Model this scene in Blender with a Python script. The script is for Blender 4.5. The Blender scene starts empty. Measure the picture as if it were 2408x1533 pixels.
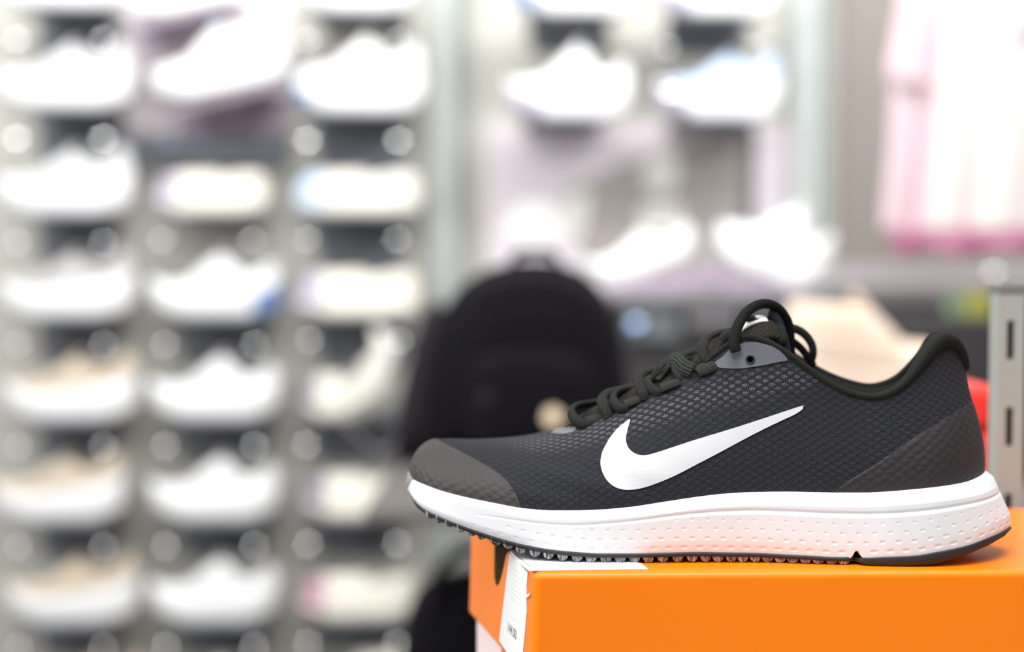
import bpy, bmesh, math, random
import numpy as np
from mathutils import Vector, Matrix
from mathutils.bvhtree import BVHTree
from mathutils.geometry import tessellate_polygon, delaunay_2d_cdt

random.seed(4); np.random.seed(4)
scn = bpy.context.scene
COL = scn.collection

# ------------------------------------------------------------------ camera, world, light, exposure
ZC = 1.30                       # lens height above the floor
PITCH = math.radians(2.3)
F = 50.0 / 36.0 * 2408
cam_d = bpy.data.cameras.new('camera'); cam = bpy.data.objects.new('camera', cam_d); COL.objects.link(cam)
cam_d.lens = 50; cam_d.sensor_width = 36; cam_d.clip_start = 0.02; cam_d.clip_end = 60
cam.location = (0, 0, ZC); cam.rotation_euler = (math.pi/2 - PITCH, 0, 0)
cam_d.dof.use_dof = True; cam_d.dof.focus_distance = 0.674; cam_d.dof.aperture_fstop = 2.5
cam_d.dof.aperture_blades = 7; cam_d.dof.aperture_rotation = math.radians(6)
scn.camera = cam
scn.view_settings.view_transform = 'Standard'; scn.view_settings.look = 'None'
scn.view_settings.gamma = 1; scn.view_settings.use_curve_mapping = False
scn.view_settings.exposure = 0.0

world = bpy.data.worlds.new('world'); scn.world = world; world.use_nodes = True
world.node_tree.nodes['Background'].inputs[0].default_value = (0.98, 0.99, 1.0, 1)
world.node_tree.nodes['Background'].inputs[1].default_value = 0.37

def area(name, loc, target, sx, sy, power, col=(1, 1, 1)):
    d = bpy.data.lights.new(name, 'AREA'); d.shape = 'RECTANGLE'; d.size = sx; d.size_y = sy
    d.energy = power; d.color = col
    o = bpy.data.objects.new(name, d); COL.objects.link(o); o.location = loc
    o.rotation_euler = (Vector(target) - Vector(loc)).to_track_quat('-Z', 'Y').to_euler()
    return o
area('track_light_wall', (-0.5, 2.2, 2.75), (-0.4, 3.3, 1.5), 3.6, 0.25, 57)
area('track_light_wall_right', (1.6, 2.1, 2.75), (1.3, 3.3, 1.5), 1.6, 0.25, 27)
area('ceiling_panel_light', (0.1, 0.35, 2.6), (0.1, 0.72, 1.15), 1.2, 0.5, 26)
area('ceiling_panel_light_front', (-0.3, -0.6, 2.5), (0.1, 0.7, 1.2), 1.0, 0.6, 15)
area('fill_light_left', (-1.9, 0.6, 2.1), (0.0, 0.72, 1.15), 1.0, 0.7, 36)  # added fill from the left, brightens the box's side; no known lamp there

# ------------------------------------------------------------------ helpers
def ray(px, py):
    r = np.array([(px-1204)/F, math.cos(PITCH), -math.sin(PITCH)])
    u = np.array([0, math.sin(PITCH), math.cos(PITCH)])
    return r - u*(py-766.5)/F
def P(px, py, y):
    r = ray(px, py); t = y/r[1]
    return np.array([r[0]*t, y, ZC + r[2]*t])
def onz(px, py, z):
    r = ray(px, py); t = (z-ZC)/r[2]
    return np.array([r[0]*t, r[1]*t, z])
def pix(p):
    d = np.asarray(p, float) - np.array([0, 0, ZC]); c, s = math.cos(PITCH), math.sin(PITCH)
    f = d[..., 1]*c - d[..., 2]*s; u = d[..., 1]*s + d[..., 2]*c
    return np.stack([1204 + F*d[..., 0]/f, 766.5 - F*u/f], -1)

def pchip(xs, ys, x):
    xs = np.asarray(xs, float); ys = np.asarray(ys, float); x = np.asarray(x, float)
    h = np.diff(xs); d = np.diff(ys)/h; m = np.zeros(len(xs)); m[0] = d[0]; m[-1] = d[-1]
    for i in range(1, len(xs)-1):
        if d[i-1]*d[i] > 0:
            w1 = 2*h[i]+h[i-1]; w2 = h[i]+2*h[i-1]; m[i] = (w1+w2)/(w1/d[i-1]+w2/d[i])
    k = np.clip(np.searchsorted(xs, x)-1, 0, len(xs)-2)
    t = np.clip((x-xs[k])/h[k], 0, 1)
    return ((1+2*t)*(1-t)**2*ys[k] + t*(1-t)**2*h[k]*m[k] + t*t*(3-2*t)*ys[k+1] + t*t*(t-1)*h[k]*m[k+1])

def catmull(pts, n):
    p = np.asarray(pts, float); q = np.vstack([2*p[0]-p[1], p, 2*p[-1]-p[-2]]); out = []
    for i in range(1, len(q)-2):
        for t in np.linspace(0, 1, n, endpoint=False):
            out.append(0.5*((2*q[i]) + (-q[i-1]+q[i+1])*t + (2*q[i-1]-5*q[i]+4*q[i+1]-q[i+2])*t*t + (-q[i-1]+3*q[i]-3*q[i+1]+q[i+2])*t**3))
    out.append(p[-1]); return np.array(out)

def link(name, me, mat=None, parent=None, smooth=True):
    o = bpy.data.objects.new(name, me); COL.objects.link(o)
    if mat is not None:
        for m in (mat if isinstance(mat, (list, tuple)) else [mat]): me.materials.append(m)
    if smooth: me.polygons.foreach_set('use_smooth', [True]*len(me.polygons))
    if parent is not None:
        o.parent = parent; o.matrix_parent_inverse = Matrix.Translation(-parent.location) if parent.rotation_euler.z == 0 else parent.matrix_basis.inverted()
    return o
def mesh(name, verts, faces, mat=None, parent=None, smooth=True, uvs=None, merge=0):
    me = bpy.data.meshes.new(name)
    me.from_pydata([tuple(map(float, v)) for v in verts], [], [tuple(map(int, f)) for f in faces])
    if uvs is not None:
        l = me.uv_layers.new(name='UVMap'); idx = np.zeros(len(me.loops), int); me.loops.foreach_get('vertex_index', idx)
        l.data.foreach_set('uv', np.asarray(uvs, float)[idx].ravel())
    if merge:
        bm = bmesh.new(); bm.from_mesh(me); bmesh.ops.remove_doubles(bm, verts=bm.verts, dist=merge)
        bm.to_mesh(me); bm.free()
    me.update(); return link(name, me, mat, parent, smooth)
def gridfaces(nu, nv, flip=False, closeu=False):
    f = []
    for i in range(nu if closeu else nu-1):
        i2 = (i+1) % nu
        for j in range(nv-1):
            q = (i*nv+j, i2*nv+j, i2*nv+j+1, i*nv+j+1)
            f.append(q[::-1] if flip else q)
    return f
def grid(name, G, mat, parent, uv=None, flip=False, closeu=False, merge=0):
    nu, nv = G.shape[:2]
    return mesh(name, G.reshape(-1, 3), gridfaces(nu, nv, flip, closeu), mat, parent, True,
                None if uv is None else uv.reshape(-1, 2), merge)
def bm_obj(name, bm, mat, parent=None, smooth=False):
    me = bpy.data.meshes.new(name); bmesh.ops.recalc_face_normals(bm, faces=bm.faces); bm.to_mesh(me); bm.free()
    return link(name, me, mat, parent, smooth)
def hexa(bm, c8, bev=0, seg=2):
    """eight corners, bottom ring then top ring"""
    vs = [bm.verts.new(tuple(map(float, c))) for c in c8]
    fs = [bm.faces.new([vs[i] for i in q]) for q in ((3,2,1,0),(4,5,6,7),(0,1,5,4),(1,2,6,5),(2,3,7,6),(3,0,4,7))]
    if bev:
        es = set(e for f in fs for e in f.edges)
        bmesh.ops.bevel(bm, geom=list(es), offset=bev, segments=seg, affect='EDGES', profile=0.5)
def box8(x0, x1, y0, y1, z0, z1):
    return [(x0,y0,z0),(x1,y0,z0),(x1,y1,z0),(x0,y1,z0),(x0,y0,z1),(x1,y0,z1),(x1,y1,z1),(x0,y1,z1)]
def box(name, b, mat, parent=None, bev=0.002, seg=2):
    bm = bmesh.new(); hexa(bm, box8(*b), min(bev, 0.45*min(abs(b[1]-b[0]), abs(b[3]-b[2]), abs(b[5]-b[4]))), seg)
    return bm_obj(name, bm, mat, parent)
def prism(name, loops, tf, depth, mat, parent=None):
    """flat outline (with holes) in 2-D, mapped by tf(u, v, d) with thickness"""
    pl = [[Vector((a, b, 0)) for a, b in lp] for lp in loops]
    tris = tessellate_polygon(pl); flat = [(a, b) for lp in loops for a, b in lp]; n = len(flat)
    v = [tf(a, b, 0) for a, b in flat] + [tf(a, b, depth) for a, b in flat]
    f = [tuple(t) for t in tris] + [tuple(i+n for i in reversed(t)) for t in tris]
    k = 0
    for lp in loops:
        m = len(lp)
        for i in range(m): a, b = k+i, k+(i+1) % m; f.append((a, b, b+n, a+n))
        k += m
    bm = bmesh.new(); vs = [bm.verts.new(tuple(map(float, q))) for q in v]
    for q in f:
        try: bm.faces.new([vs[i] for i in q])
        except ValueError: pass
    return bm_obj(name, bm, mat, parent)
def tube(name, pts, rad, mat, parent, flat=1.0, nring=14, up=(0, 0, 1), cap=True):
    """rad: number or list of radii, flat squashes one axis"""
    p = np.asarray(pts, float); n = len(p); r = np.ones(n)*rad if np.isscalar(rad) else np.interp(np.linspace(0, 1, n), np.linspace(0, 1, len(rad)), rad)
    t = np.gradient(p, axis=0); t /= np.linalg.norm(t, axis=1)[:, None]+1e-12
    u = np.cross(t[0], np.array(up, float)); u /= np.linalg.norm(u)+1e-9; V = []; UV = []; s = 0
    for i in range(n):
        u = u - t[i]*np.dot(u, t[i]); u /= np.linalg.norm(u)+1e-9; w = np.cross(t[i], u)
        if i: s += np.linalg.norm(p[i]-p[i-1])
        rr = r[i]
        if cap and (i == 0 or i == n-1): rr *= 0.45
        for k in range(nring):
            a = 2*math.pi*k/nring; V.append(p[i]+u*math.cos(a)*rr+w*math.sin(a)*rr*flat); UV.append((s*1000, k/nring*10))
    f = []
    for i in range(n-1):
        for k in range(nring): k2 = (k+1) % nring; f.append((i*nring+k, i*nring+k2, (i+1)*nring+k2, (i+1)*nring+k))
    f.append(tuple(range(nring))[::-1]); f.append(tuple((n-1)*nring+k for k in range(nring)))
    return mesh(name, V, f, mat, parent, True, UV)
def empty(name, loc, label, cat, group=None, kind=None):
    o = bpy.data.objects.new(name, None); COL.objects.link(o); o.location = loc; o.empty_display_size = 0.02
    return tag(o, label, cat, group, kind)
def tag(o, label=None, cat=None, group=None, kind=None):
    if label: o['label'] = label
    if cat: o['category'] = cat
    if group: o['group'] = group
    if kind: o['kind'] = kind
    return o

# ------------------------------------------------------------------ materials
def lin(c):
    return tuple((x/12.92 if x <= 0.04045 else ((x+0.055)/1.055)**2.4) for x in [v/255 for v in c]) + (1,)
class NT:
    def __init__(s, name):
        s.m = bpy.data.materials.new(name); s.m.use_nodes = True; s.t = s.m.node_tree; s.b = s.t.nodes['Principled BSDF']
    def n(s, kind, **kw):
        x = s.t.nodes.new(kind)
        for k, v in kw.items():
            if k.startswith('i_'): x.inputs[int(k[2:])].default_value = v
            else: setattr(x, k, v)
        return x
    def l(s, a, b): s.t.links.new(a, b)
    def math(s, op, a, b=None, c=None):
        x = s.n('ShaderNodeMath', operation=op)
        for i, v in enumerate((a, b, c)):
            if v is None: continue
            if isinstance(v, (int, float)): x.inputs[i].default_value = v
            else: s.l(v, x.inputs[i])
        return x.outputs[0]
    def mix(s, f, a, b):
        x = s.n('ShaderNodeMix', data_type='RGBA')
        for i, v in ((0, f), (6, a), (7, b)):
            if isinstance(v, (int, float, tuple)): x.inputs[i].default_value = v
            else: s.l(v, x.inputs[i])
        return x.outputs[2]
    def ramp(s, f, a, b):
        x = s.n('ShaderNodeMapRange'); s.l(f, x.inputs[0]); x.inputs[1].default_value = a; x.inputs[2].default_value = b
        return x.outputs[0]
def simple(name, col, rough=0.6, metal=0, spec=0.5, coat=0, bump=None, var=0.0, sheen=0):
    """bump = (scale, distance); var = mottling of the base colour"""
    t = NT(name); c = lin(col); t.b.inputs['Base Color'].default_value = c; t.b.inputs['Roughness'].default_value = rough
    t.b.inputs['Metallic'].default_value = metal; t.b.inputs['Specular IOR Level'].default_value = spec
    t.b.inputs['Coat Weight'].default_value = coat; t.b.inputs['Sheen Weight'].default_value = sheen
    tc = t.n('ShaderNodeTexCoord')
    ns = t.n('ShaderNodeTexNoise'); ns.inputs['Scale'].default_value = bump[0] if bump else 30; ns.inputs['Detail'].default_value = 3
    t.l(tc.outputs['Object'], ns.inputs['Vector'])
    if var:
        d = tuple(x*(1-var) for x in c[:3])+(1,); t.l(t.mix(t.ramp(ns.outputs[0], 0.35, 0.65), c, d), t.b.inputs['Base Color'])
    if bump:
        b = t.n('ShaderNodeBump'); b.inputs['Distance'].default_value = bump[1]; b.inputs['Strength'].default_value = 0.6
        t.l(ns.outputs[0], b.inputs['Height']); t.l(b.outputs[0], t.b.inputs['Normal'])
    return t.m

# engineered mesh of the upper: UV in millimetres; zone attribute = how much of the pale underlayer shows
def mesh_mat():
    t = NT('knit_mesh'); uv = t.n('ShaderNodeTexCoord').outputs['UV']
    def vor(sx, sy, rot=0.0, rnd=0.0):
        mp = t.n('ShaderNodeMapping'); mp.vector_type = 'POINT'; t.l(uv, mp.inputs[0])
        mp.inputs['Rotation'].default_value = (0, 0, rot); mp.inputs['Scale'].default_value = (1, 1, 1)
        m2 = t.n('ShaderNodeMapping'); m2.inputs['Scale'].default_value = (sx, sy, 1)
        r0 = t.n('ShaderNodeVectorMath', operation='MULTIPLY'); r0.inputs[1].default_value = (sx, sy, 1); t.l(uv, r0.inputs[0])
        t.l(r0.outputs[0], mp.inputs[0])
        v = t.n('ShaderNodeTexVoronoi', voronoi_dimensions='2D'); v.inputs['Scale'].default_value = 1; v.inputs['Randomness'].default_value = rnd
        t.l(mp.outputs[0], v.inputs['Vector']); return v.outputs['Distance']
    wob = t.n('ShaderNodeTexNoise'); wob.inputs['Scale'].default_value = 0.6; t.l(uv, wob.inputs['Vector'])
    cl = vor(1/4.4, 1/2.6, math.radians(45))
    holes = vor(1/1.0, 1/0.86, math.radians(18))
    fib = t.n('ShaderNodeTexNoise'); fib.inputs['Scale'].default_value = 2.6; fib.inputs['Detail'].default_value = 4; t.l(uv, fib.inputs['Vector'])
    at = t.n('ShaderNodeAttribute', attribute_name='zone'); z = t.n('ShaderNodeSeparateColor'); t.l(at.outputs['Color'], z.inputs[0])
    pale, openw = z.outputs[0], z.outputs[1]
    clus = t.ramp(cl, 0.46, 0.30)                       # 1 inside a cluster of holes
    hole = t.ramp(holes, 0.40, 0.22)
    hmask = t.math('MULTIPLY', hole, t.math('MULTIPLY', t.math('ADD', t.math('MULTIPLY', clus, 0.65), 0.35), openw))
    base = t.mix(t.ramp(fib.outputs[0], 0.35, 0.7), lin((20, 18, 21)), lin((39, 36, 41)))
    thr = t.mix(t.math('MULTIPLY', t.math('ADD', t.math('MULTIPLY', clus, 0.6), 0.3), openw), base, lin((56, 58, 66)))
    c1 = t.mix(hmask, thr, lin((6, 6, 7)))
    pk = t.math('MULTIPLY', pale, t.math('MULTIPLY', t.ramp(cl, 0.42, 0.2), t.ramp(holes, 0.30, 0.48)))
    c2 = t.mix(t.math('MULTIPLY', pk, t.ramp(fib.outputs[0], 0.25, 0.75)), c1, lin((150, 147, 151)))
    t.l(c2, t.b.inputs['Base Color']); t.b.inputs['Roughness'].default_value = 0.85; t.b.inputs['Specular IOR Level'].default_value = 0.25
    t.b.inputs['Sheen Weight'].default_value = 0.02; t.b.inputs['Sheen Roughness'].default_value = 0.5
    h = t.math('ADD', t.math('MULTIPLY', hmask, -1.0), t.math('ADD', t.math('MULTIPLY', clus, -0.45), t.math('MULTIPLY', fib.outputs[0], 0.5)))
    b = t.n('ShaderNodeBump'); b.inputs['Distance'].default_value = 0.0005; b.inputs['Strength'].default_value = 1.0
    t.l(h, b.inputs['Height']); t.l(b.outputs[0], t.b.inputs['Normal']); return t.m
def overlay_mat(name, ca, cb, rough):
    t = NT(name); uv = t.n('ShaderNodeTexCoord').outputs['UV']
    r0 = t.n('ShaderNodeVectorMath', operation='MULTIPLY'); r0.inputs[1].default_value = (1/4.6, 1/3.2, 1); t.l(uv, r0.inputs[0])
    mp = t.n('ShaderNodeMapping'); mp.inputs['Rotation'].default_value = (0, 0, math.radians(45)); t.l(r0.outputs[0], mp.inputs[0])
    v = t.n('ShaderNodeTexVoronoi', voronoi_dimensions='2D'); v.inputs['Scale'].default_value = 1; v.inputs['Randomness'].default_value = 0.25; t.l(mp.outputs[0], v.inputs['Vector'])
    ns = t.n('ShaderNodeTexNoise'); ns.inputs['Scale'].default_value = 1.8; ns.inputs['Detail'].default_value = 3; t.l(uv, ns.inputs['Vector'])
    t.l(t.mix(t.ramp(ns.outputs[0], 0.3, 0.7), lin(ca), lin(cb)), t.b.inputs['Base Color'])
    t.b.inputs['Roughness'].default_value = rough; t.b.inputs['Specular IOR Level'].default_value = 0.4
    h = t.math('ADD', t.math('MULTIPLY', v.outputs['Distance'], -1.2), t.math('MULTIPLY', ns.outputs[0], 0.5))
    b = t.n('ShaderNodeBump'); b.inputs['Distance'].default_value = 0.00045; b.inputs['Strength'].default_value = 0.9
    t.l(h, b.inputs['Height']); t.l(b.outputs[0], t.b.inputs['Normal']); return t.m
def rib_mat(name, ca, cb, pitch, depth, along=0, cross=0.0, rough=0.8):
    """woven tape: ribs along (0) or across (1) the strip, optional cross weave"""
    t = NT(name); uv = t.n('ShaderNodeTexCoord').outputs['UV']; s = t.n('ShaderNodeSeparateXYZ'); t.l(uv, s.inputs[0])
    w = t.math('SINE', t.math('MULTIPLY', s.outputs[along], 2*math.pi/pitch))
    if cross: w = t.math('MULTIPLY', w, t.math('SINE', t.math('MULTIPLY', s.outputs[1-along], 2*math.pi/cross)))
    ns = t.n('ShaderNodeTexNoise'); ns.inputs['Scale'].default_value = 1.2; t.l(uv, ns.inputs['Vector'])
    k = t.math('ADD', t.math('MULTIPLY', w, 0.35), ns.outputs[0])
    t.l(t.mix(t.ramp(k, 0.1, 0.9), lin(ca), lin(cb)), t.b.inputs['Base Color'])
    t.b.inputs['Roughness'].default_value = rough; t.b.inputs['Specular IOR Level'].default_value = 0.16
    b = t.n('ShaderNodeBump'); b.inputs['Distance'].default_value = depth; b.inputs['Strength'].default_value = 0.9
    t.l(k, b.inputs['Height']); t.l(b.outputs[0], t.b.inputs['Normal']); return t.m

M_mesh = mesh_mat()
M_toe = overlay_mat('toe_film', (48, 44, 44), (63, 58, 56), 0.6)
M_heel = overlay_mat('heel_film', (34, 28, 30), (50, 43, 45), 0.6)
M_white_foam = simple('white_foam', (233, 233, 236), 0.5, spec=0.35)
M_swoosh = simple('white_print', (210, 210, 212), 0.7, spec=0.35, bump=(900, 0.00008))
M_rubber = simple('dark_rubber', (38, 35, 36), 0.6, bump=(700, 0.0001), var=0.3)
def lug_mat():
    t = NT('scuffed_rubber'); tc = t.n('ShaderNodeTexCoord'); ns = t.n('ShaderNodeTexNoise')
    mp = t.n('ShaderNodeMapping'); mp.inputs['Scale'].default_value = (1, 1, 0.25); t.l(tc.outputs['Object'], mp.inputs[0])
    ns.inputs['Scale'].default_value = 900; ns.inputs['Detail'].default_value = 4; ns.inputs['Distortion'].default_value = 1.5; t.l(mp.outputs[0], ns.inputs['Vector'])
    t.l(t.mix(t.ramp(ns.outputs[0], 0.42, 0.66), lin((64, 62, 67)), lin((178, 176, 182))), t.b.inputs['Base Color']); t.b.inputs['Roughness'].default_value = 0.45
    return t.m
M_lug = lug_mat()
M_knit_roll = rib_mat('collar_knit', (20, 20, 18), (36, 36, 33), 1.1, 0.00012, 0, 1.0)
M_lining = rib_mat('lining_knit', (20, 21, 19), (36, 37, 33), 1.3, 0.0002, 0, 1.3)
M_lace = rib_mat('lace_weave', (22, 22, 21), (47, 47, 44), 0.9, 0.00012, 0, 1.1)
M_cord = rib_mat('cord_weave', (9, 9, 9), (26, 26, 25), 0.9, 0.00015, 0)
M_cord_blue = rib_mat('cord_weave_slate', (20, 25, 29), (44, 52, 58), 0.9, 0.0002, 0)
M_tape = rib_mat('ribbed_tape', (20, 21, 19), (60, 63, 57), 0.75, 0.0003, 1)
M_tongue = rib_mat('tongue_mesh', (3, 3, 3), (58, 54, 47), 2.3, 0.0006, 0, 1.7)
M_tab = simple('grey_film', (94, 94, 102), 0.5, bump=(1500, 0.00006), spec=0.4)
M_black = simple('hole_shade', (3, 3, 3), 0.9, spec=0.0)  # shade inside holes put in as plain black
M_reflect = simple('reflective_patch', (112, 118, 121), 0.7, bump=(900, 0.0003), var=0.4)
M_label_w = simple('white_label_tape', (225, 228, 220), 0.6)
M_clear = simple('clear_rubber_bumper', (140, 142, 140), 0.3, spec=0.6)

# ------------------------------------------------------------------ the running shoe: skeleton curves
#        Bpx  Bpy  Bhw    Tpx  Tpy  Thw   c    yg   yb   offM offB
K = [(  962,1118, 0.0,  1035,1031, 0.0, 1.0,1150,1156,  0.9,-1.0),
     (  966,1122, 9.0,  1038,1031, 0.0, 1.0,1158,1164,  1.0,-1.0),
     (  976,1129,18.0,  1046,1032, 0.0, 1.0,1168,1180,  1.2,-0.5),
     (  996,1138,26.0,  1060,1032, 0.0, 1.0,1180,1197,  1.8, 0.0),
     ( 1030,1151,33.5,  1085,1033, 0.0, 1.0,1194,1214,  2.4, 0.5),
     ( 1080,1165,39.5,  1118,1034, 0.0, 1.0,1205,1235,  3.0, 1.0),
     ( 1160,1182,44.0,  1178,1031, 0.0, 1.0,1214,1263,  3.8, 2.0),
     ( 1240,1196,47.0,  1243,1023, 0.0, 1.0,1226,1285,  4.2, 2.6),
     ( 1300,1200,48.0,  1300,1011, 2.0, .95,1232,1296,  4.5, 3.0),
     ( 1350,1200,48.0,  1350,1003, 8.0, .85,1234,1301,  4.5, 3.0),
     ( 1410,1198,47.0,  1410, 984,13.0, .75,1231,1305,  4.6, 3.2),
     ( 1480,1192,45.0,  1480, 953,17.0, .62,1225,1305,  4.7, 3.3),
     ( 1560,1180,42.0,  1558, 910,20.0, .52,1215,1303,  4.8, 3.5),
     ( 1640,1168,39.5,  1640, 866,22.0, .45,1206,1301,  4.8, 3.5),
     ( 1700,1161,38.0,  1690, 830,24.0, .36,1202,1302,  4.8, 3.5),
     ( 1770,1157,36.5,  1760, 794,26.0, .28,1200,1303,  4.8, 3.5),
     ( 1850,1156,36.0,  1842, 826,29.0, .22,1202,1307,  5.0, 3.8),
     ( 1910,1157,36.0,  1900, 868,30.0, .18,1205,1310,  5.2, 4.2),
     ( 1970,1158,36.0,  1960, 908,31.0, .15,1207,1313,  5.4, 4.6),
     ( 2030,1158,36.0,  2020, 931,31.0, .13,1208,1313,  5.6, 5.0),
     ( 2080,1156,36.0,  2070, 933,30.5, .12,1207,1311,  6.0, 5.2),
     ( 2140,1151,35.0,  2120, 909,27.5, .10,1203,1308,  6.6, 5.8),
     ( 2190,1146,33.0,  2160, 862,22.5, .10,1197,1299,  7.6, 6.8),
     ( 2240,1139,28.5,  2190, 821,16.5, .10,1187,1286,  9.0, 8.2),
     ( 2275,1131,21.5,  2218, 801,11.0, .10,1177,1268, 11.0,10.2),
     ( 2298,1121,13.5,  2245, 810, 6.5, .10,1167,1254, 12.2,11.6),
     ( 2310,1113, 6.0,  2262, 836, 3.0, .10,1158,1244, 13.0,12.3),
     ( 2314,1108, 0.0,  2270, 862, 0.0, .10,1152,1240, 13.2,12.5)]
K = np.array(K, float); KI = np.arange(len(K)); NK = len(K)-1
def spline(xs, ys):
    n = len(xs); A = np.eye(n)*4; A[0, 0] = A[-1, -1] = 2
    for i in range(n-1): A[i, i+1] = A[i+1, i] = 1
    b = np.array([3*(ys[min(i+1, n-1)]-ys[max(i-1, 0)]) for i in range(n)]); return np.linalg.solve(A, b)
SPL = {c: spline(KI, K[:, c]) for c in (3, 4)}
def key(c, u):
    if c not in SPL: return pchip(KI, K[:, c], u)
    u = np.asarray(u, float); k = np.clip(np.floor(u).astype(int), 0, NK-1); t = u-k; y, m = K[:, c], SPL[c]
    return (1+2*t)*(1-t)**2*y[k]+t*(1-t)**2*m[k]+t*t*(3-2*t)*y[k+1]+t*t*(t-1)*m[k+1]
def ycx(X): return 0.7195 - 0.1107*(X-0.0529)
AXN = np.array([0.1107, 1.0, 0.0]); AXN /= np.linalg.norm(AXN); AXP = np.array([0.0529, 0.7195, 0.0])
def SP(px, py, hw):                                   # hw in mm, positive towards the lens, square to the shoe's axis
    y = 0.72
    for _ in range(8):
        X = P(px, py, y)[0]; y = ycx(X) - hw/1000/AXN[1]
    return P(px, py, y)
def SPs(px, py, hw): return np.array([SP(a, b, c) for a, b, c in zip(px, py, hw)])
def mirror(G):
    H = np.array(G, float); d = (H - AXP) @ AXN; return H - 2*d[..., None]*AXN
def farshift(u): return pchip( [0, 15, 17, 19, 22, 24, 26, 27], [0, 0, .003, .0078, .0078, .003, 0, 0], u)     # the far collar dips a little further back

def upper_grid(us, vs):
    B = SPs(key(0, us), key(1, us), key(2, us)); T = SPs(key(3, us), key(4, us), key(5, us)); c = key(6, us)[:, None]
    O = B - T; O[:, 2] = 0
    # outward: plan normal of the bite line blended in for the collar
    tg = np.gradient(B, axis=0); nrm = np.stack([tg[:, 1]*1, -tg[:, 0]*1, np.zeros(len(us))], 1)
    nrm /= np.linalg.norm(nrm, axis=1)[:, None]+1e-12
    On = O/(np.linalg.norm(O, axis=1)[:, None]+1e-9)
    H = np.linalg.norm(O, axis=1)[:, None]; L = np.linalg.norm(T-B, axis=1)[:, None]
    up = np.array([0, 0, 1.0])
    P1 = B + up*(0.42*(T-B)[:, 2:3]) + nrm*0.02*L
    D2 = On*H*0.62*c + (1-c)*(-up*0.38*L + nrm*0.0015)
    P2 = T + D2
    v = np.asarray(vs)[None, :, None]
    return (1-v)**3*B[:, None] + 3*(1-v)**2*v*P1[:, None] + 3*(1-v)*v*v*P2[:, None] + v**3*T[:, None]

US = np.linspace(0, NK, 340); VS = np.linspace(0, 1, 46)
UG = upper_grid(US, VS)
arc = np.concatenate([[0], np.cumsum(np.linalg.norm(np.diff(UG[:, 12], axis=0), axis=1))])*1000
def upper_uv(G, a): 
    dv = np.concatenate([np.zeros((G.shape[0], 1)), np.cumsum(np.linalg.norm(np.diff(G, axis=1), axis=2), axis=1)], 1)*1000
    return np.stack([np.repeat(a[:, None], G.shape[1], 1), dv], -1)
UVG = upper_uv(UG, arc)
def normals(G):
    a = np.gradient(G, axis=0); b = np.gradient(G, axis=1); n = np.cross(a, b); n /= np.linalg.norm(n, axis=-1)[..., None]+1e-12
    s = np.sign(np.mean(n[..., 1])); return -n*s if s > 0 else n

shoe = empty('running_shoe', (0.10, 0.70, 1.16), 'black mesh running shoe with white swoosh and white sole standing on orange box', 'shoe')

# gentle fabric wrinkles in the forefoot, real relief
UN = normals(UG)
if UN[170, 20, 1] > 0: UN = -UN
pxg = pix(UG)
wr = np.exp(-((pxg[..., 0]-1330)/190)**2)*np.sin((pxg[..., 1]-1100 - (pxg[..., 0]-1330)*0.35)/13.0)
wr *= np.clip((pxg[..., 1]-1060)/60, 0, 1)*np.clip((1185-pxg[..., 1])/30, 0, 1)
UG = UG + UN*(0.0006*wr)[..., None]
# near + far sides in one mesh
nu, nv = UG.shape[:2]
UGm = mirror(UG); UGm[..., 0] += farshift(US)[:, None]*VS[None, :]**2
V = np.vstack([UG.reshape(-1, 3), UGm.reshape(-1, 3)])
Fc = gridfaces(nu, nv) + [tuple(i+nu*nv for i in f) for f in gridfaces(nu, nv, True)]
uvs = np.vstack([UVG.reshape(-1, 2), UVG.reshape(-1, 2)*[1, -1]])
# zone colours: R = pale underlayer, G = openness of the holes
x, y = pxg[..., 0], pxg[..., 1]
ytop = np.interp(x, [960, 1250, 1330, 1500, 1700, 1850, 1950, 2300], [1040, 1020, 1000, 945, 868, 850, 900, 800])
band = np.interp(x, [1180, 1300, 1450, 1700, 1800, 1900, 1935], [25, 62, 78, 95, 92, 50, 5])
pale = np.clip(1.25*(1-np.abs((y-(ytop+band*0.5))/(band*0.55+1e-3))), 0, 1)*np.clip((x-1150)/120, 0, 1)*np.clip((1945-x)/60, 0, 1)
openw = np.clip(0.45+0.6*np.clip((y-ytop-40)/60, 0, 1), 0, 1)*np.where(x > 2000, np.clip(1.3-(x-2000)/260, 0.35, 1), 1)*np.clip((x-1020)/160, 0.35, 1)
shadez = np.stack([pale, openw, np.zeros_like(pale), np.ones_like(pale)], -1).reshape(-1, 4)
up_o = mesh('upper', V, Fc, M_mesh, shoe, True, uvs)
ca = up_o.data.color_attributes.new('zone', 'FLOAT_COLOR', 'POINT'); ca.data.foreach_set('color', np.vstack([shadez, shadez]).ravel())
bm = bmesh.new(); bm.from_mesh(up_o.data); bmesh.ops.remove_doubles(bm, verts=bm.verts, dist=2e-5); bmesh.ops.recalc_face_normals(bm, faces=bm.faces); bm.to_mesh(up_o.data); bm.free()
up_o['label'] = 'black engineered knit upper with fine holes'
BV = BVHTree.FromPolygons([tuple(v) for v in UG.reshape(-1, 3)], gridfaces(nu, nv))
CAMP = Vector((0, 0, ZC))
def hit(px, py, off=0.0004):
    d = Vector(ray(px, py)).normalized(); h = BV.ray_cast(CAMP, d)
    if h[0] is None:
        h0 = BV.find_nearest(Vector(SP(px, py, 30 if px > 1400 else 7)))
        p, n = h0[0], h0[1]
    else: p, n = h[0], h[1]
    if n.dot(d) > 0: n = -n
    return np.array(p + n*off)

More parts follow.
